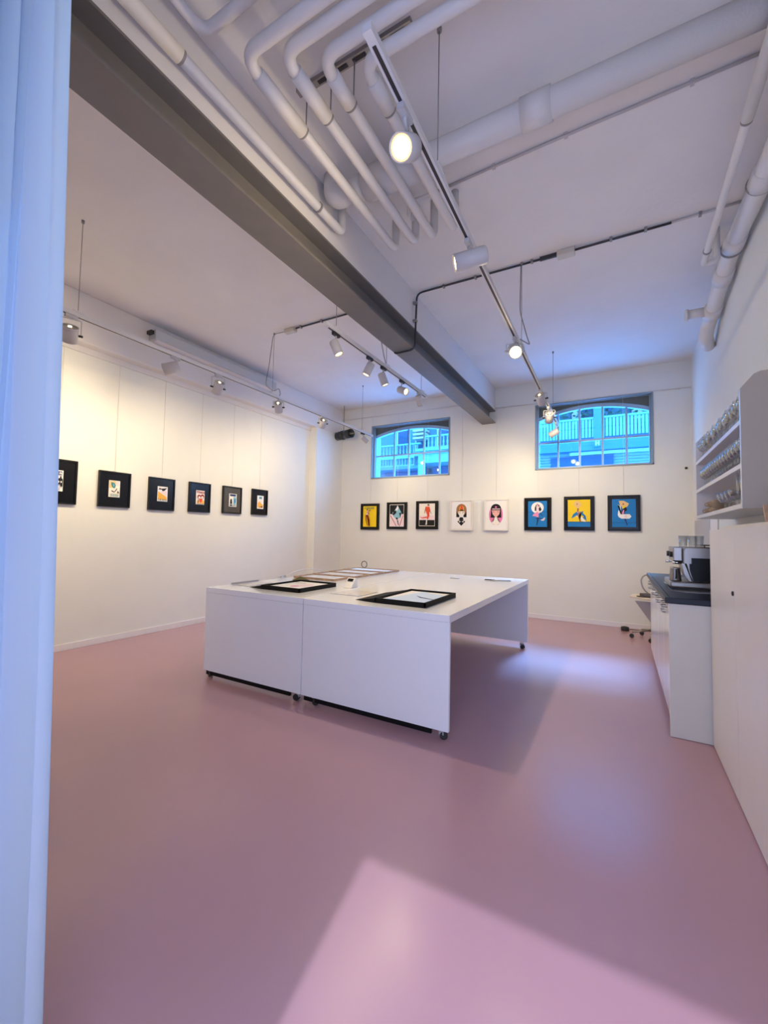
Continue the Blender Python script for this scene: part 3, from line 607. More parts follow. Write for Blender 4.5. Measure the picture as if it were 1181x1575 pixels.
def picture(label, wall, a0, a1, z0, z1, art, mat_w, framecol, print_frac, wire_to, group, fw=.018, depth=.028, boardcol=None):
    """wall 'left': a = y along x=LX ; wall 'back': a = x along y=BY"""
    W, H = a1-a0, z1-z0; gap = .006
    def P(u, v, d):   # u across, v up, d out from the wall
        return (LX+gap+d, a0+u, z0+v) if wall == 'left' else (a0+u, BY-gap-d, z0+v)
    t = thing('framed_picture', label, 'picture', P(W/2, 0, 0), group)
    def bx(bm, u0, u1, v0, v1, d0, d1):
        vs = [bm.verts.new(P(u, v, d)) for u in (u0, u1) for v in (v0, v1) for d in (d0, d1)]
        for f in ((0, 1, 3, 2), (4, 6, 7, 5), (0, 4, 5, 1), (2, 3, 7, 6), (0, 2, 6, 4), (1, 5, 7, 3)): bm.faces.new([vs[i] for i in f])
    bm = B(); bx(bm, 0, fw, 0, H, 0, depth); bx(bm, W-fw, W, 0, H, 0, depth); bx(bm, fw, W-fw, 0, fw, 0, depth); bx(bm, fw, W-fw, H-fw, H, 0, depth)
    finish('frame', bm, framecol, parent=t)
    bm = B(); bx(bm, fw, W-fw, fw, H-fw, .004, depth-.010); finish('mount_board', bm, boardcol or M_BOARD, parent=t)
    # print
    u0, v0, u1, v1 = print_frac; u0, u1 = u0*W, u1*W; v0, v1 = v0*H, v1*H
    names = []; bm = B(); lay = 0
    for c, pts in art:
        if c not in names: names.append(c)
        vs = [bm.verts.new(P(u0+(u1-u0)*x, v0+(v1-v0)*y, depth-.0096+lay*.00025)) for x, y in pts]
        try: f = bm.faces.new(vs); f.material_index = names.index(c)
        except ValueError: pass
        lay += 1
    bmesh.ops.triangulate(bm, faces=bm.faces, ngon_method='EAR_CLIP')
    me_name = 'print'
    finish(me_name, bm, [ink(c) for c in names], parent=t)
    if wire_to:
        bm = B(); cyl(bm, P(W/2, H-.01, .004), P(W/2, wire_to-z0, .004), .0016, n=5, cap=False)
        finish('hanging_wire', bm, M_CLEARWIRE, parent=t)
    return t
LP = (.31, .28, .66, .75)
GLp = 'black framed prints on the left wall'
picture('black framed print cut off by the curtain, teal and black with a title strip', 'left', 2.03, 2.393, 1.562, 2.035, A_L1, 0, M_BLACK, (.18, .28, .64, .75), 3.25, GLp)
picture('black framed print with a sand yellow and teal leaf design, second from the curtain', 'left', 2.615, 2.973, 1.561, 1.975, A_L2, 0, M_BLACK, LP, 3.25, GLp)
picture('black framed print with an orange slope under a black bird shape', 'left', 3.202, 3.557, 1.555, 1.972, A_L3, 0, M_BLACK, (.33, .28, .72, .74), 3.25, GLp)
picture('black framed print with dark red title and two red haired heads', 'left', 3.773, 4.121, 1.560, 1.975, A_L4, 0, M_BLACK, (.32, .26, .72, .74), 3.25, GLp)
picture('black framed print in pale blue and black on a greyish mount', 'left', 4.340, 4.700, 1.569, 1.980, A_L5, 0, M_BLACK, (.33, .26, .73, .74), 3.25, GLp, boardcol=mat('grey_mount', (.045, .04, .038), .2, coat=.6))
picture('black framed print, pale blue over orange, closest to the far corner', 'left', 4.915, 5.260, 1.575, 1.992, A_L6, 0, M_BLACK, (.33, .24, .74, .76), 3.25, GLp)
GBp = 'framed figure prints on the back wall'
BK = (.12, .10, .86, .89)
picture('black framed yellow poster with long dark red legs and green title', 'back', -4.539, -4.119, 1.378, 1.893, A_B1, 0, M_BLACK, (.13, .11, .86, .90), 3.63, GBp, fw=.03)
picture('black framed print of a pale blue swirling dancer over white and black', 'back', -3.945, -3.515, 1.394, 1.908, A_B2, 0, M_BLACK, (.14, .10, .86, .92), 3.63, GBp, fw=.03)
picture('black framed print of a dancer in red on a white and black ground', 'back', -3.323, -2.886, 1.402, 1.921, A_B3, 0, M_BLACK, (.14, .11, .86, .91), 3.63, GBp, fw=.03)
M_WFR = mat('white_frame', (.78, .74, .70), .4)
picture('white framed portrait of a brown haired face with an orange top', 'back', -2.650, -2.236, 1.390, 1.925, A_B4, 0, M_WFR, (.08, .06, .92, .94), 3.51, GBp, fw=.02, depth=.045, boardcol=M_WFR)
picture('white framed portrait of a black haired face in a pink oval', 'back', -2.035, -1.632, 1.395, 1.925, A_B5, 0, M_WFR, (.06, .04, .94, .96), 3.51, GBp, fw=.02, depth=.045, boardcol=M_WFR)
picture('black framed blue print of a pink dancer before a white moon', 'back', -1.372, -.955, 1.405, 1.935, A_B6, 0, M_BLACK, (.14, .11, .84, .90), 3.49, GBp, fw=.03)
picture('black framed yellow print of a figure with a fan riding a dolphin', 'back', -.770, -.341, 1.413, 1.943, A_B7, 0, M_BLACK, (.13, .11, .87, .90), 3.48, GBp, fw=.03)
picture('black framed blue print of a figure with a fan on a white swan', 'back', -.163, .261, 1.414, 1.945, A_B8, 0, M_BLACK, (.14, .11, .86, .89), 3.47, GBp, fw=.03)

# ------------------------------------------------------------------ the big display table, two units
TX0, TXM, TX1, TY0, TY1, TZ = -3.27, -2.150, -.955, 2.60, 5.28, .80
def caster(t, x, y, dx, dy):
    bm = B(); cyl(bm, (x, y, .056), (x, y, .066), .024, n=14); box(bm, x-.016, x+.016, y-.014, y+.014, .030, .057); c = finish('caster_fork', bm, M_GREYP, parent=t)
    c.name = 'caster'
    bm = B(); cx, cy = x+dx*.014, y+dy*.014
    for s in (-1, 1):
        a = Vector((-dy, dx, 0))
        cyl(bm, Vector((cx, cy, .026))+a*s*.006, Vector((cx, cy, .026))+a*s*.019, .0255, n=18)
    finish('wheel', bm, M_RUB, parent=c)
def table_unit(label, x0, x1, cast):
    t = thing('display_table', label, 'table', ((x0+x1)/2, TY0, 0), 'white wheeled display table units')
    bm = B(); box(bm, x0, x1, TY0, TY1, TZ-.045, TZ); finish('tabletop', bm, M_LACQ, parent=t, bevel=.002)
    bm = B(); box(bm, x0, x1, TY0+.001, TY0+.026, .068, TZ-.046); finish('front_panel', bm, M_LACQ, parent=t, bevel=.002)
    bm = B(); box(bm, x0, x1, TY1-.055, TY1-.03, .068, TZ-.046); finish('back_panel', bm, M_EDGE, parent=t, bevel=.002)
    bm = B()
    for k in range(2): box(bm, x0+.02, x0+.05, TY0+.03, TY1-.06, .74-.0, TZ-.046) if k == 0 else box(bm, x1-.05, x1-.02, TY0+.03, TY1-.06, .74, TZ-.046)
    finish('apron_rail', bm, M_EDGE, parent=t)
    bm = B(); box(bm, x0+.004, x1-.13, TY0+.03, TY0+.05, .022, .10); finish('base_rail', bm, M_MATTBLK, parent=t)  # black strip added so the gap under the front panel reads dark
    for a in cast: caster(t, *a)
    return t
bm = B()
table_unit('left unit of the white lacquered wheeled table, black frame box on it', TX0, TXM-.004, [(TX0+.05, TY0+.045, -.8, .3), (TXM-.06, TY0+.045, -.9, -.2), (TX0+.05, TY1-.09, .5, .5), (TXM-.06, TY1-.09, .5, -.5)])
table_unit('right unit of the white lacquered wheeled table with an open side', TXM+.004, TX1, [(TXM+.10, TY0+.045, .9, .3), (TX1-.06, TY0+.045, .8, .3), (TXM+.06, TY1-.09, .5, .5), (TX1-.06, TY1-.09, .6, -.4)])
bm.free()
# open presentation boxes
def pres_box(label, x0, xm, x1, y0, y1, art_cols):
    t = thing('presentation_box', label, 'box', (x0, y0, TZ), 'open black presentation boxes on the table')
    z = TZ+.001; h = .036; k = .012
    bm = B(); box(bm, xm, x1, y0, y1, z, z+.008)
    for a in ((xm, x1, y0, y0+k), (xm, x1, y1-k, y1), (xm, xm+k, y0, y1), (x1-k, x1, y0, y1)): box(bm, a[0], a[1], a[2], a[3], z+.008, z+h)
    finish('tray', bm, M_MATTBLK, parent=t)
    bm = B()
    v = [bm.verts.new(p) for p in ((x0, y0+.03, z), (x0, y1-.12, z), (xm, y1, z+h-.004), (xm, y0, z+h-.004), (xm, y0, z), (xm, y1, z))]
    for f in ((0, 3, 2, 1), (0, 4, 3), (1, 2, 5), (0, 1, 5, 4), (3, 4, 5, 2)): bm.faces.new([v[i] for i in f])
    finish('lid', bm, M_MATTBLK, parent=t)
    bm = B(); names = []; lay = 0
    for c, pts in art_cols:
        if c not in names: names.append(c)
        f = bm.faces.new([bm.verts.new((xm+.02+(x1-xm-.04)*x, y0+.02+(y1-y0-.04)*y, z+.022+lay*.0005)) for x, y in pts]); f.material_index = names.index(c); lay += 1
    finish('print', bm, [ink(c) for c in names], parent=t)
pres_box('open black box holding a white and reddish print, on the left table unit', -2.97, -2.80, -2.36, 2.80, 3.33, [('white', R4(0, 0, 1, 1)), ('palepink', ell(.6, .5, .2, .25)), ('pink', ell(.5, .35, .1, .08)), ('grey', R4(.1, .75, .4, .8))])
pres_box('open black box holding a blue white print, near the right table corner', -1.79, -1.60, -1.19, 2.75, 3.38, [('white', R4(0, 0, 1, 1)), ('paleblue', [(.02, .02), (.3, .98), (.98, .8), (.98, .02)]), ('navy', [(.40, .60), (.62, .50), (.98, .40), (.98, .36), (.60, .44)])])
# four wooden frames in a row
for k in range(4):
    y0 = 3.68+k*.375; x0, x1 = -3.19-k*.035, -2.64+k*.005
    t = thing('wooden_frame', ['pale wooden frame lying flat, nearest in the row of four on the table', 'pale wooden frame lying flat, second in the row of four on the table', 'pale wooden frame lying flat, third in the row of four on the table', 'pale wooden frame lying flat, farthest in the row of four on the table'][k], 'frame', (x0, y0, TZ), 'wooden frames lying on the table')
    bm = B(); k2 = .014; z = TZ+.001; y1 = y0+.36
    for a in ((x0, x1, y0, y0+k2), (x0, x1, y1-k2, y1), (x0, x0+k2, y0+k2, y1-k2), (x1-k2, x1, y0+k2, y1-k2)): box(bm, a[0], a[1], a[2], a[3], z, z+.020)
    finish('moulding', bm, M_WOOD, parent=t)
    bm = B(); box(bm, x0+k2, x1-k2, y0+k2, y1-k2, z, z+.008); finish('backing', bm, M_PAPER, parent=t)
# card reader
t = thing('card_reader', 'small white card payment terminal standing between the black boxes', 'card reader', (-2.22, 3.38, TZ))
bm = B(); prism(bm, [(3.30, TZ+.001), (3.42, TZ+.001), (3.42, TZ+.012), (3.41, TZ+.085), (3.385, TZ+.090), (3.32, TZ+.02)], 'x', -2.265, -2.175); finish('body', bm, M_PAPER, parent=t, bevel=.004)
bm = B(); bm.faces.new([bm.verts.new(p) for p in ((-2.25, 3.352, TZ+.060), (-2.19, 3.352, TZ+.060), (-2.19, 3.374, TZ+.083), (-2.25, 3.374, TZ+.083))]); finish('screen', bm, M_BLACK, parent=t)
# paper sheets and bits
def flat(name, label, cat, x0, x1, y0, y1, h, m, rim=None):
    bm = B(); box(bm, x0, x1, y0, y1, TZ+.001, TZ+.001+h); return one(name, bm, m, label, cat)
M_ACR = mat('acrylic_sheet', (.70, .68, .72), .12)
flat('info_sheet', 'pale laminated sheet lying in front of the card terminal', 'sheet', -2.13, -1.85, 2.93, 3.22, .004, M_ACR)
flat('info_sheet', 'pale sheet in a grey clip at the left end of the table', 'sheet', -3.22, -3.02, 2.85, 3.18, .004, M_ACR)
bm = B(); box(bm, -3.235, -3.222, 2.85, 3.19, TZ+.001, TZ+.018); one('sheet_clip', bm, M_GREYP, 'grey clip bar along the sheet at the left table end', 'clip')
flat('paper_strip', 'small pale card lying alone in the middle back of the right table unit', 'card', -1.76, -1.66, 4.78, 4.84, .003, M_GREYP)
bm = B(); tube(bm, [(-1.27, 4.80, TZ+.008), (-1.08, 4.90, TZ+.008)], .006, 8); one('pen', bm, M_GREYP, 'grey pen lying near the far right corner of the table', 'pen')
bm = B(); tube(bm, [(-1.36, 4.84, TZ+.008), (-1.25, 4.86, TZ+.008)], .006, 8); one('pen', bm, M_RUB, 'short dark pen lying left of the grey pen on the table', 'pen')
bm = B()
for i in range(1): lathe(bm, [(0, 0), (.09, 0), (.095, .012), (.06, .032), (.02, .045), (0, .047)], (-2.89, 3.30, TZ+.001), (0, 0, 1), 16)
for v in bm.verts: v.co.x = -2.89+(v.co.x+2.89)*1.1; v.co.y = 3.45+(v.co.y-3.30)*.6; v.co.z += .006*math.sin(v.co.x*60)*(1 if v.co.z > TZ+.01 else 0)
one('pouch', bm, M_OLIVE, 'crumpled olive cloth pouch behind the left black box', 'pouch')
t = thing('reading_lamp', 'small chrome and clear curved hand lamp lying at the left table edge', 'lamp', (-3.2, 3.6, TZ))
bm = B(); tube(bm, [(-3.22, 3.55, TZ+.012), (-3.235, 3.75, TZ+.065), (-3.24, 4.05, TZ+.075), (-3.24, 4.25, TZ+.04), (-3.24, 4.30, TZ+.008)], .0065, 10, .1); finish('arm', bm, M_PAPER, parent=t)
bm = B(); cyl(bm, (-3.214, 3.47, TZ+.014), (-3.222, 3.58, TZ+.022), .013, n=12); finish('tip', bm, M_CHROME, parent=t)
t = thing('ring_stand', 'small brown ring on a stand at the far left corner of the table', 'ring', (-3.22, 5.225, TZ))
bm = B()
for i in range(1): tube(bm, [(-3.22+.045*math.cos(a), 5.225, TZ+.062+.045*math.sin(a)) for a in [2*PI*k/20 for k in range(20)]]+[(-3.175, 5.225, TZ+.0621)], .006, 8)
finish('ring', bm, M_IRON, parent=t)
bm = B(); lathe(bm, [(0, 0), (.03, 0), (.03, .010), (.006, .016), (0, .018)], (-3.22, 5.225, TZ+.001), (0, 0, 1), 16); cyl(bm, (-3.15, 5.225, TZ+.001), (-3.15, 5.225, TZ+.12), .003, n=6); finish('stand', bm, M_PAPER, parent=t)

# ------------------------------------------------------------------ right side: cabinet, counter, shelf
t = thing('tall_cabinet', 'white cabinet with lock standing against the right wall, nearest the viewer', 'cabinet', (.7, 2.5, 0))
bm = B(); box(bm, .530, RX-.002, .72, 3.455, 0, 1.378); finish('body', bm, M_CAB, parent=t)
for i, (a, b) in enumerate(((2.776, 3.455), (2.09, 2.770), (1.405, 2.084), (.72, 1.399))):
    bm = B(); box(bm, .510, .528, a, b, .008, 1.378); dr = finish('door', bm, M_CAB, parent=t, bevel=.0015)
    if i == 0:
        bm = B(); lathe(bm, [(0, 0), (.012, 0), (.012, .006), (.005, .008), (0, .008)], (.510, 2.818, 1.04), (-1, 0, 0), 14); finish('lock', bm, M_RUB, parent=dr)
    if i == 2:
        bm = B(); lathe(bm, [(0, 0), (.012, 0), (.012, .006), (.005, .008), (0, .008)], (.510, 1.45, 1.04), (-1, 0, 0), 14); finish('lock', bm, M_RUB, parent=dr)
bm = B(); box(bm, .575, RX-.002, .72, 3.40, 1.379, 1.402); finish('top_board', bm, mat('cream_board', (.80, .74, .66), .5), parent=t, bevel=.002)
# leaning photo frame on the cabinet
t = thing('photo_frame', 'small pale wooden photo frame with black inset on the white cabinet', 'frame', (.67, 2.86, 1.403))
bm = B(); prism(bm, [(2.83, 1.4035), (2.86, 1.4035), (2.90, 1.50), (2.88, 1.505)], 'x', .652, .84); finish('moulding', bm, M_WOOD, parent=t)
bm = B(); bm.faces.new([bm.verts.new(p) for p in ((.668, 2.8315, 1.413), (.825, 2.8315, 1.413), (.825, 2.872, 1.493), (.668, 2.872, 1.493))]); finish('picture', bm, M_BLACK, parent=t)
bm = B(); bm.faces.new([bm.verts.new(p) for p in ((.690, 2.8325, 1.420), (.730, 2.8325, 1.420), (.730, 2.845, 1.446), (.690, 2.845, 1.446))]); finish('caption_patch', bm, M_PAPER, parent=t)

t = thing('kitchen_counter', 'white kitchen counter unit with dark worktop along the right wall', 'counter', (.6, 4.6, 0))
bm = B(); box(bm, .283, RX-.002, 3.470, 3.495, .002, .880); finish('end_panel', bm, M_ENDP, parent=t, bevel=.0015)
bm = B(); box(bm, .315, RX-.002, 3.497, 5.72, .075, .878); finish('carcass', bm, M_LACQ, parent=t)
ys = [3.499, 4.055, 4.61, 5.165, 5.72]
for i, (a, b) in enumerate(zip(ys, ys[1:])):
    bm = B(); box(bm, .296, .313, a+.002, b-.002, .080, .790); d = finish('door', bm, M_LACQ, parent=t, bevel=.0015)
    bm = B(); tube(bm, [(.295, b-.05, .765), (.272, b-.05, .765), (.272, b-.20, .765), (.295, b-.20, .765)], .005, 8, .008); finish('handle', bm, M_ALU, parent=d)
    bm = B(); box(bm, .296, .313, a+.002, b-.002, .794, .876); d = finish('drawer', bm, M_LACQ, parent=t, bevel=.0015)
    for zz in (.850, .822):
        bm = B(); tube(bm, [(.295, (a+b)/2-.06, zz), (.262, (a+b)/2-.06, zz), (.262, (a+b)/2+.06, zz), (.295, (a+b)/2+.06, zz)], .0045, 8, .008); finish('handle', bm, M_ALU, parent=d)
for y in (3.9, 5.62):
    for x in (.36, .80):
        bm = B(); cyl(bm, (x, y, 0.001), (x, y, .074), .02, n=14); finish('leg', bm, M_RUB, parent=t)
tw = thing('worktop', 'dark blue black worktop lying on the white kitchen counter', 'worktop', (.6, 4.6, .88))
bm = B(); box(bm, .262, RX-.002, 3.462, 5.74, .882, .921); finish('slab', bm, M_WORK, parent=tw, bevel=.004)
bm = B(); box(bm, .285, .291, 3.48, 5.73, .9212, .9222); finish('drip_groove', bm, M_MATTBLK, parent=tw)
bm = B()
sx0, sx1, sy0, sy1 = .34, .84, 3.86, 4.62
for i in range(1):
    bp = [(sx0+.06, sy0), (sx1, sy0), (sx1, sy1), (sx0, sy1), (sx0, sy0+.06), (sx0+.018, sy0+.018)]
    prism(bm, bp, 'z', .9215, .926)
finish('sink_rim', bm, M_ALU, parent=tw)
# espresso machine
t = thing('espresso_machine', 'brushed steel espresso machine with black side panel on the dark worktop', 'coffee machine', (.55, 4.2, .926))
zb = .927
bm = B(); box(bm, .335, .80, 4.0, 4.46, zb+.012, zb+.060); finish('drip_tray_base', bm, M_ALU, parent=t, bevel=.012)
bm = B(); box(bm, .36, .78, 4.02, 4.44, zb, zb+.011); finish('plinth', bm, M_RUB, parent=t)
bm = B(); prism(bm, [(.47, zb+.062), (.80, zb+.062), (.80, zb+.325), (.44, zb+.325), (.425, zb+.30), (.425, zb+.20), (.44, zb+.16)], 'y', 4.0, 4.46); finish('body', bm, M_ALU, parent=t, bevel=.006)
bm = B(); prism(bm, [(.485, zb+.066), (.796, zb+.066), (.796, zb+.245), (.475, zb+.245), (.475, zb+.20), (.462, zb+.20), (.462, zb+.155)], 'y', 3.992, 3.999); finish('side_panel', bm, M_BLACK, parent=t)
bm = B(); prism(bm, [(.445, zb+.20), (.465, zb+.12), (.485, zb+.066), (.46, zb+.066), (.43, zb+.12), (.415, zb+.20)], 'y', 4.0, 4.03); finish('front_leg', bm, M_ALU, parent=t)
bm = B(); box(bm, .365, .424, 4.05, 4.41, zb+.215, zb+.325); gh = finish('group_head', bm, M_ALU, parent=t, bevel=.006)
for y in (4.12, 4.34):
    bm = B(); cyl(bm, (.364, y, zb+.265), (.345, y, zb+.265), .022, n=14); finish('knob', bm, M_RUB, parent=gh)
    bm = B(); cyl(bm, (.395, y, zb+.214), (.395, y, zb+.190), .030, n=16); cyl(bm, (.385, y, zb+.20), (.335 if y > 4.3 else .365, y, zb+.198), .009, n=8); finish('spout', bm, M_CHROME, parent=gh)
bm = B(); tube(bm, [(.76, 3.99, zb+.33), (.735, 3.985, zb+.27), (.70, 3.985, zb+.245)], .010, 8, .03); finish('steam_wand', bm, M_RUB, parent=t)
bm = B(); box(bm, .55, .80, 4.0, 4.46, zb+.340, zb+.346); [cyl(bm, (x, y, zb+.326), (x, y, zb+.341), .004, n=6) for x in (.56, .79) for y in (4.01, 4.45)]; finish('cup_rail', bm, M_RUB, parent=t)
t = thing('milk_jug', 'steel milk jug standing on the drip tray of the espresso machine', 'jug', (.375, 4.10, zb+.061))
bm = B(); lathe(bm, [(0, 0), (.040, 0), (.041, .006), (.034, .095), (.036, .105), (.031, .105), (.029, .095), (.036, .008), (0, .006)], (.378, 4.07, zb+.061), (0, 0, 1), 24); finish('body', bm, M_IRON if False else M_ALU, parent=t)
bm = B(); tube(bm, [(.378, 4.030, zb+.15), (.378, 4.010, zb+.14), (.378, 4.010, zb+.09), (.378, 4.032, zb+.08)], .005, 8, .01); finish('handle', bm, M_RUB, parent=t)
# glasses on the machine
def glass_proto(kind, label, group, loc):
    t = thing({'wine': 'wine_glass', 'coupe': 'dessert_glass', 'flute': 'champagne_flute', 'tumbler': 'tumbler'}[kind], label, 'glass', loc, group)
    o = Vector(loc); pr = {
        'wine': ([(0, 0), (.030, .001), (.028, .004), (.005, .008)], [(.005, .008), (.0035, .02), (.0035, .075), (.006, .082)], [(.006, .082), (.026, .095), (.037, .120), (.036, .150), (.030, .178), (.029, .178), (.035, .150), (.036, .120), (.025, .097), (0, .087)]),
        'coupe': ([(0, 0), (.030, .001), (.028, .005), (.008, .010)], [(.008, .010), (.007, .03), (.008, .05)], [(.008, .05), (.030, .058), (.048, .085), (.052, .115), (.051, .115), (.046, .086), (.028, .060), (0, .056)]),
        'flute': ([(0, 0), (.028, .001), (.026, .004), (.005, .008)], [(.005, .008), (.0035, .02), (.0035, .055), (.006, .06)], [(.006, .06), (.018, .08), (.024, .12), (.022, .205), (.021, .205), (.023, .12), (.017, .082), (0, .066)]),
        'tumbler': ([(0, .001), (.026, .001), (.027, .008)], [(.027, .008), (.028, .012)], [(.028, .012), (.033, .09), (.0322, .09), (.026, .014), (0, .012)])}[kind]
    for nm, pf in zip(('foot', 'stem', 'bowl'), pr):
        bm = B(); lathe(bm, pf, o, (0, 0, 1), 16)
        if kind == 'tumbler': nm = {'foot': 'base', 'stem': 'rim_band', 'bowl': 'wall'}[nm]
        finish(nm, bm, M_GLASS, parent=t)
    return t
g0 = glass_proto('tumbler', 'clear tumbler at the left end of the espresso machine top', 'glasses on the espresso machine', (.44, 4.15, zb+.326))
copy_thing(g0, (.515, 4.25, zb+.326), 'clear tumbler in the middle of the espresso machine top')
copy_thing(g0, (.535, 4.08, zb+.326), 'clear tumbler beside the black cup rail on the espresso machine')

# wall shelf
SX, SY0, SY1 = .605, 3.075, 4.72
t = thing('wall_shelf', 'white wall shelf with sloping side tops full of glasses, right wall', 'shelf', (.75, 3.9, 1.497))
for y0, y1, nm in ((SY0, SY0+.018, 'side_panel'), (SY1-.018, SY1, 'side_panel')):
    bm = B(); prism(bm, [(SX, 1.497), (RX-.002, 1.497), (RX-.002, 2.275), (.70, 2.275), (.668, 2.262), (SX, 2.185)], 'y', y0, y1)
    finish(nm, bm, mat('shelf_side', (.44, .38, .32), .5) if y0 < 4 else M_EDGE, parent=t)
BZ = (1.527, 1.758, 2.010)
for z in BZ:
    bm = B(); box(bm, SX, RX-.002, SY0+.018, SY1-.018, z-.028, z); finish('board', bm, M_EDGE, parent=t, bevel=.001)
bm = B(); box(bm, SX-.0015, SX, SY0, SY0+.018, 1.497, 2.185); finish('edge_strip', bm, M_LACQ, parent=t)
# added sheets on bare wall: grey for its shade, white for the lit strip
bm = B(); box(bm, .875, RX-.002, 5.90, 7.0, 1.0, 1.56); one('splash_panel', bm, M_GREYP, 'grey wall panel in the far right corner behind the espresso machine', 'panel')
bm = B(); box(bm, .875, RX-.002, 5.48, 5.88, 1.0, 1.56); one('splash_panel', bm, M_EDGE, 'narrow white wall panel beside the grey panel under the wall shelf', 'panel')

rows = []
gw = glass_proto('wine', 'clear stemmed wine glass nearest the tall side panel, front row of the top shelf', 'glasses on the top shelf, front row', (SX+.05, SY0+.07, BZ[2]+.001))
n = 0
for k in range(1, 15):
    copy_thing(gw, (SX+.05+.006*math.sin(k*3), SY0+.07+k*.108, BZ[2]+.001), '%s stemmed glass from the tall side panel, front row of the top shelf' % ORD[k])
gb = glass_proto('wine', 'clear stemmed glass nearest the tall side panel, back row of the top shelf', 'glasses on the top shelf, back row', (SX+.15, SY0+.09, BZ[2]+.001))
for k in range(1, 13): copy_thing(gb, (SX+.15, SY0+.09+k*.112, BZ[2]+.001), '%s stemmed glass from the tall side panel, back row of the top shelf' % ORD[k])
gm = glass_proto('wine', 'clear wine glass nearest the tall side panel, front row of the middle shelf', 'glasses on the middle shelf, front row', (SX+.05, SY0+.065, BZ[1]+.001))
for k in range(1, 17): copy_thing(gm, (SX+.05, SY0+.065+k*.092, BZ[1]+.001), '%s wine glass from the tall side panel, front row of the middle shelf' % ORD[k])
gn = glass_proto('wine', 'clear wine glass nearest the tall side panel, back row of the middle shelf', 'glasses on the middle shelf, back row', (SX+.14, SY0+.08, BZ[1]+.001))
for k in range(1, 15): copy_thing(gn, (SX+.14, SY0+.08+k*.1, BZ[1]+.001), '%s wine glass from the tall side panel, back row of the middle shelf' % ORD[k])
gf = glass_proto('flute', 'champagne flute at the front edge nearest the tall side panel, bottom shelf', 'champagne flutes on the bottom shelf', (SX+.045, SY0+.07, BZ[0]+.001))
for k, (dx, dy) in enumerate(((.045, .16), (.045, .25), (.12, .10), (.12, .20), (.12, .30))): copy_thing(gf, (SX+dx, SY0+dy, BZ[0]+.001), ['second flute from the tall side panel at the front edge of the bottom shelf', 'third flute from the tall side panel at the front edge of the bottom shelf', 'flute nearest the tall side panel in the back row of the bottom shelf', 'second flute from the tall side panel in the back row of the bottom shelf', 'third flute from the tall side panel in the back row of the bottom shelf'][k])
gc = glass_proto('coupe', 'dessert glass closest to the flutes, front row of the bottom shelf', 'dessert glasses on the bottom shelf', (SX+.06, SY0+.42, BZ[0]+.001))
for k, (dx, dy) in enumerate(((.06, .54), (.06, .66), (.06, .78), (.17, .48), (.17, .60), (.17, .72))): copy_thing(gc, (SX+dx, SY0+dy, BZ[0]+.001), '%s dessert glass from the flutes, %s row of the bottom shelf' % (['second', 'third', 'fourth', 'nearest', 'second', 'third'][k], 'front' if k < 3 else 'back'))
# saucer pile
for k in range(8):
    bm = B(); lathe(bm, [(0, 0), (.035, 0), (.068, .009), (.068, .011), (.035, .003), (0, .003)], (SX+.085, SY0+1.00, BZ[0]+.001+k*.0115), (0, 0, 1), 20)
    one('saucer', bm, M_PLATE, '%s brown saucer from the bottom of the pile on the bottom shelf' % ORD[k] if 0 < k < 7 else ('topmost brown saucer of the pile on the bottom shelf' if k == 7 else 'lowest brown saucer of the pile on the bottom shelf'), 'saucer', 'saucers piled on the bottom shelf')
# coffee cups
def cup(loc, label):
    t = thing('coffee_cup', label, 'cup', loc, 'brown gold coffee cups on the bottom shelf'); o = Vector(loc)
    bm = B(); lathe(bm, [(0, 0), (.020, 0), (.030, .020), (.033, .048), (.030, .048), (.027, .021), (0, .006)], o, (0, 0, 1), 16); finish('body', bm, M_CUPS, parent=t)
    bm = B(); tube(bm, [o+Vector((-.028, 0, .040)), o+Vector((-.048, 0, .036)), o+Vector((-.046, 0, .016)), o+Vector((-.026, 0, .014))], .004, 6, .01); finish('handle', bm, M_CUPS, parent=t)
    return t
c0 = cup((SX+.06, SY0+1.20, BZ[0]+.001), 'brown gold coffee cup nearest the saucers, lower front row of the bottom shelf')
for k, (dx, dy, dz) in enumerate(((.06, 1.30, 0), (.06, 1.40, 0), (.15, 1.25, 0), (.15, 1.35, 0))): copy_thing(c0, (SX+dx, SY0+dy, BZ[0]+.001+dz), ['middle brown gold coffee cup of the lower front row, bottom shelf', 'farthest brown gold coffee cup of the lower front row, bottom shelf', 'nearer brown gold coffee cup of the back row, bottom shelf', 'farther brown gold coffee cup of the back row, bottom shelf'][k])
for dx, dy, dz in ((.06, 1.20, .051), (.06, 1.30, .051)): copy_thing(c0, (SX+dx, SY0+dy, BZ[0]+.001+dz), 'brown gold coffee cup stacked on top, %s the saucer pile' % ('next to' if dy < 1.25 else 'one cup away from'))

# office chair beyond the counter
t = thing('swivel_chair', 'swivel chair with cream seat half hidden behind the kitchen counter', 'chair', (.34, 6.60, 0))
bm = B(); prism(bm, [(.10, 6.50), (.30, 6.32), (.56, 6.36), (.60, 6.72), (.34, 6.86), (.14, 6.72)], 'z', .535, .560); finish('seat', bm, M_CREAM, parent=t, bevel=.008)
bm = B()
P0 = [(.16, 6.46, .50), (.46, 6.44, .50), (.46, 6.52, .23), (.34, 6.54, .22)]
v = [bm.verts.new(p) for p in P0]+[bm.verts.new((p[0], p[1]+.012, p[2])) for p in P0]
bm.faces.new(v[:4]); bm.faces.new(v[4:][::-1]); [bm.faces.new((v[i], v[4+i], v[4+(i+1) % 4], v[(i+1) % 4])) for i in range(4)]
finish('modesty_panel', bm, M_GREYP, parent=t)
bm = B(); cyl(bm, (.36, 6.60, .10), (.36, 6.60, .533), .022, n=14); finish('column', bm, M_ALU, parent=t)
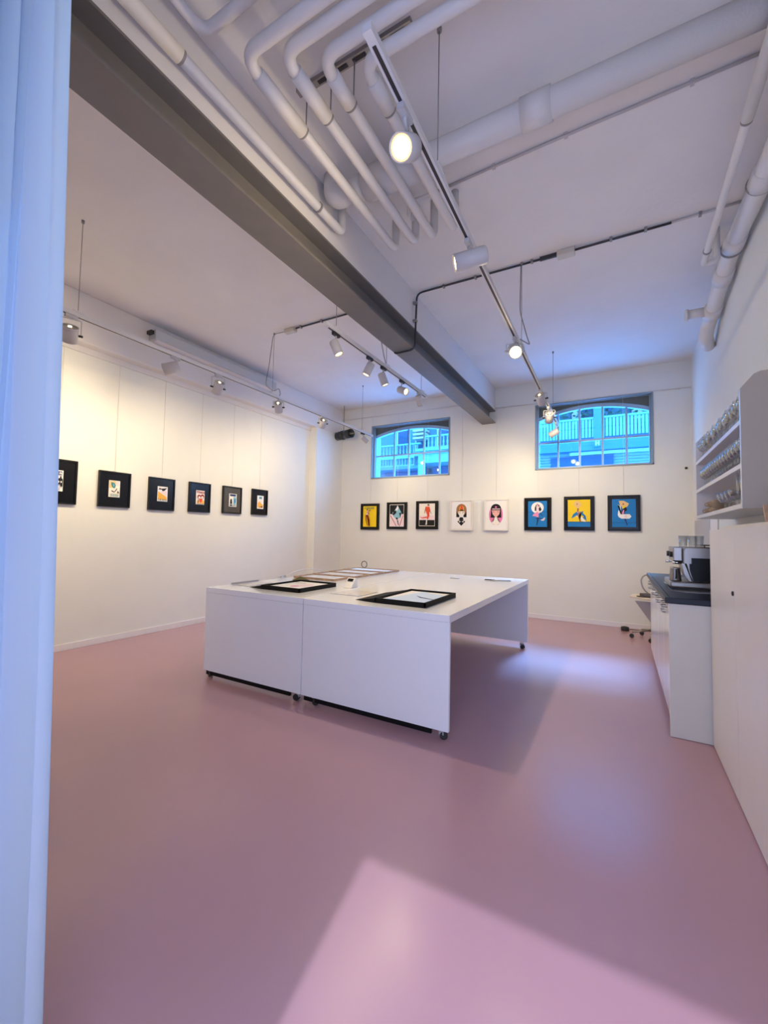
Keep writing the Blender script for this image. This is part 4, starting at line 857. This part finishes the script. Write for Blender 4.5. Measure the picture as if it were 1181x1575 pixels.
for k in range(5):
    a = math.radians(190+72*k); e = Vector((.36+.24*math.cos(a), 6.60+.24*math.sin(a), .075))
    bm = B(); tube(bm, [(.36, 6.60, .12), e], .012, 8); l = finish('base_leg', bm, M_ALU, parent=t)
    bm = B(); cyl(bm, e+Vector((0, -.012, -.047)), e+Vector((0, .012, -.047)), .027, n=16); finish('caster', bm, M_RUB, parent=l)
bm = B(); tube(bm, [(.36, 6.46, .56), (.25, 6.46, .66), (.23, 6.47, .78), (.27, 6.48, .84), (.38, 6.5, .845)], .009, 8, .06); finish('tube_handle', bm, M_ALU, parent=t)
# iron on the seat
bm = B(); prism(bm, [(.175, .0), (.24, -.05), (.40, -.06), (.42, 0), (.40, .06), (.24, .05)], 'z', .561, .575)
prism(bm, [(.21, .0), (.26, -.04), (.39, -.045), (.40, 0), (.39, .045), (.26, .04)], 'z', .575, .61)
for v in bm.verts: v.co.y += 6.42
one('iron', bm, M_IRON, 'brown metal iron-shaped tray resting on the cream chair seat', 'iron', bevel=.006)
bm = B(); lathe(bm, [(0, 0), (.050, 0), (.052, .008), (.052, .045), (.045, .052), (0, .052)], (.05, 7.00, 0.001), (0, 0, 1), 24); cyl(bm, (.05, 7.0, .053), (.05, 7.0, .058), .03, n=16)
tubepts = [(.10, 7.02, .02), (.3, 7.1, .008), (.6, 7.15, .008)]
tube(bm, tubepts, .004, 6, .05)
one('door_weight', bm, M_RUB, 'round black weight with cable on the floor by the back wall', 'weight')

# ------------------------------------------------------------------ outside the back windows
E_L = mat('facade_light', (.14, .34, .37), .7); E_M = mat('facade_mid', (.04, .18, .30), .7); E_D = mat('facade_dark', (.006, .06, .17), .6); E_W = mat('facade_white', (.45, .50, .50), .7)
E_S = mat('siding', (.17, .28, .36), .7); E_T = mat('tree_leaf', (.015, .13, .12), .8)
# right building with slatted balcony
t = thing('street_building', 'building seen through the right window with slatted balcony and siding', 'building', (-.8, 15.5, 0))
bm = B(); box(bm, -4.4, 4.2, 16.0, 16.4, 0, 8.5); finish('wall', bm, E_M, parent=t)
bm = B()
x = -4.4
while x < 4.2: box(bm, x, x+.075, 15.0, 15.03, 4.50, 5.13); x += .098
box(bm, -4.4, 4.2, 14.97, 15.06, 5.10, 5.16)
finish('railing', bm, E_L, parent=t)
bm = B(); box(bm, -4.4, 4.2, 15.0, 16.0, 4.10, 4.48); finish('balcony_slab', bm, E_M, parent=t)
bm = B(); box(bm, -4.4, 4.2, 14.96, 15.0, 4.44, 4.50); finish('slab_edge', bm, E_D, parent=t)
bm = B()
z = 2.0
while z < 4.1: box(bm, -4.4, 4.2, 15.32+.0, 15.36, z, z+.082); z += .095
box(bm, -4.4, 4.2, 15.36, 15.40, 2.0, 4.1)
finish('siding', bm, E_S, parent=t)
bm = B(); box(bm, -2.05, -.17, 15.25, 15.33, 3.0, 3.95); finish('dark_window', bm, E_D, parent=t)
bm = B(); box(bm, -1.45, 4.2, 15.20, 15.33, 3.99, 4.09); finish('canopy', bm, E_W, parent=t)
bm = B(); box(bm, -.72, -.42, 14.93, 15.3, 4.45, 6.5); finish('post', bm, E_M, parent=t)
for x in (-2.6, -1.5, .3, 1.5):
    bm = B(); box(bm, x, x+.75, 15.93, 15.995, 4.9, 6.6); f = finish('window', bm, E_D, parent=t)
    bm = B(); box(bm, x+.06, x+.36, 15.90, 15.925, 5.2, 5.9); finish('reflection_pane', bm, E_W, parent=f)
bm = B(); box(bm, -.72, -.50, 14.88, 14.925, 4.18, 4.40); sg = finish('street_sign', bm, E_M, parent=t)
bm = B()
for c, pts in text('H', -.67, 4.21, -.55, 4.37, 'white'):
    prism(bm, pts, 'y', 14.872, 14.879)
finish('letter', bm, E_W, parent=sg)
# left building with turned balusters
t = thing('street_building', 'building seen through the left window with baluster balconies and a column', 'building', (-7, 15.5, 0))
bm = B(); box(bm, -12, -4.5, 16.5, 16.9, 0, 9); finish('wall', bm, E_M, parent=t)
def balus(x0, x1, z0, z1, y, step, w):
    bm = B(); x = x0
    while x < x1: lathe(bm, [(w*.5, 0), (w*.5, .04), (w*.3, .08), (w*.55, (z1-z0)*.4), (w*.3, (z1-z0)*.75), (w*.45, z1-z0)], (x, y, z0), (0, 0, 1), 6); x += step
    box(bm, x0-.05, x1, y-.06, y+.06, z1, z1+.06); box(bm, x0-.05, x1, y-.05, y+.05, z0-.05, z0); finish('balustrade', bm, E_L, parent=t)
balus(-8.8, -6.95, 4.47, 4.90, 15.4, .155, .07); balus(-6.6, -4.6, 4.66, 5.04, 15.0, .155, .08); balus(-8.8, -7.2, 4.10, 4.36, 15.4, .13, .06)
bm = B(); box(bm, -6.95, -4.5, 14.85, 16.5, 4.50, 4.60); box(bm, -6.85, -4.5, 14.95, 16.5, 4.40, 4.49); finish('balcony_slab', bm, E_L, parent=t)
bm = B(); box(bm, -6.88, -4.5, 15.0, 16.4, 4.05, 4.39); finish('beam', bm, E_L, parent=t)
bm = B(); box(bm, -6.88, -6.64, 15.0, 15.2, 2, 4.04); finish('column', bm, E_L, parent=t)
bm = B(); box(bm, -12, -6.95, 15.3, 16.5, 3.92, 4.04); finish('lower_slab', bm, E_M, parent=t)
bm = B(); box(bm, -6.62, -4.5, 15.9, 16.0, 2, 4.04); box(bm, -8.9, -6.95, 16.0, 16.1, 2, 3.9); finish('shopfront', bm, E_D, parent=t)
for x in (-8.5, -7.6, -6.6, -5.8):
    bm = B(); box(bm, x, x+.45, 16.42, 16.49, 4.6, 6.4); f = finish('window', bm, E_D, parent=t)
    bm = B(); box(bm, x-.06, x-.001, 16.38, 16.48, 4.6, 6.5); finish('window_trim', bm, E_W, parent=f)
bm = B()
for k in range(4): box(bm, -7.55, -7.0, 15.9, 16.4, 5.25+k*.16, 5.33+k*.16)
finish('shutter', bm, E_W, parent=t)
# tree behind the railing
random.seed(3)
t = thing('street_tree', 'blue-green leafy tree behind the slatted balcony outside', 'tree', (-.5, 15.6, 2))
bm = B()
for k in range(420):
    c = Vector((random.uniform(-2.3, 1.3), random.uniform(15.45, 15.75), random.uniform(5.05, 6.4))); s = random.uniform(.05, .11)
    n1 = Vector((random.uniform(-1, 1), random.uniform(-1, 1), random.uniform(-1, 1))).normalized(); x_, y_, d_ = frame_of(n1)
    bm.faces.new([bm.verts.new(c+x_*s*math.cos(a)+y_*s*.5*math.sin(a)) for a in [PI*k2/3 for k2 in range(6)]])
finish('foliage', bm, E_T, parent=t)
bm = B(); cyl(bm, (-.2, 15.6, 4.5), (-.3, 15.6, 5.8), .06, .04, n=8); finish('trunk', bm, E_D, parent=t)
bm = B(); box(bm, -14, 6, 7.9, 18, 1.7, 1.8); struct('ground', bm, mat('street_paving', (.25, .5, .7), .8))
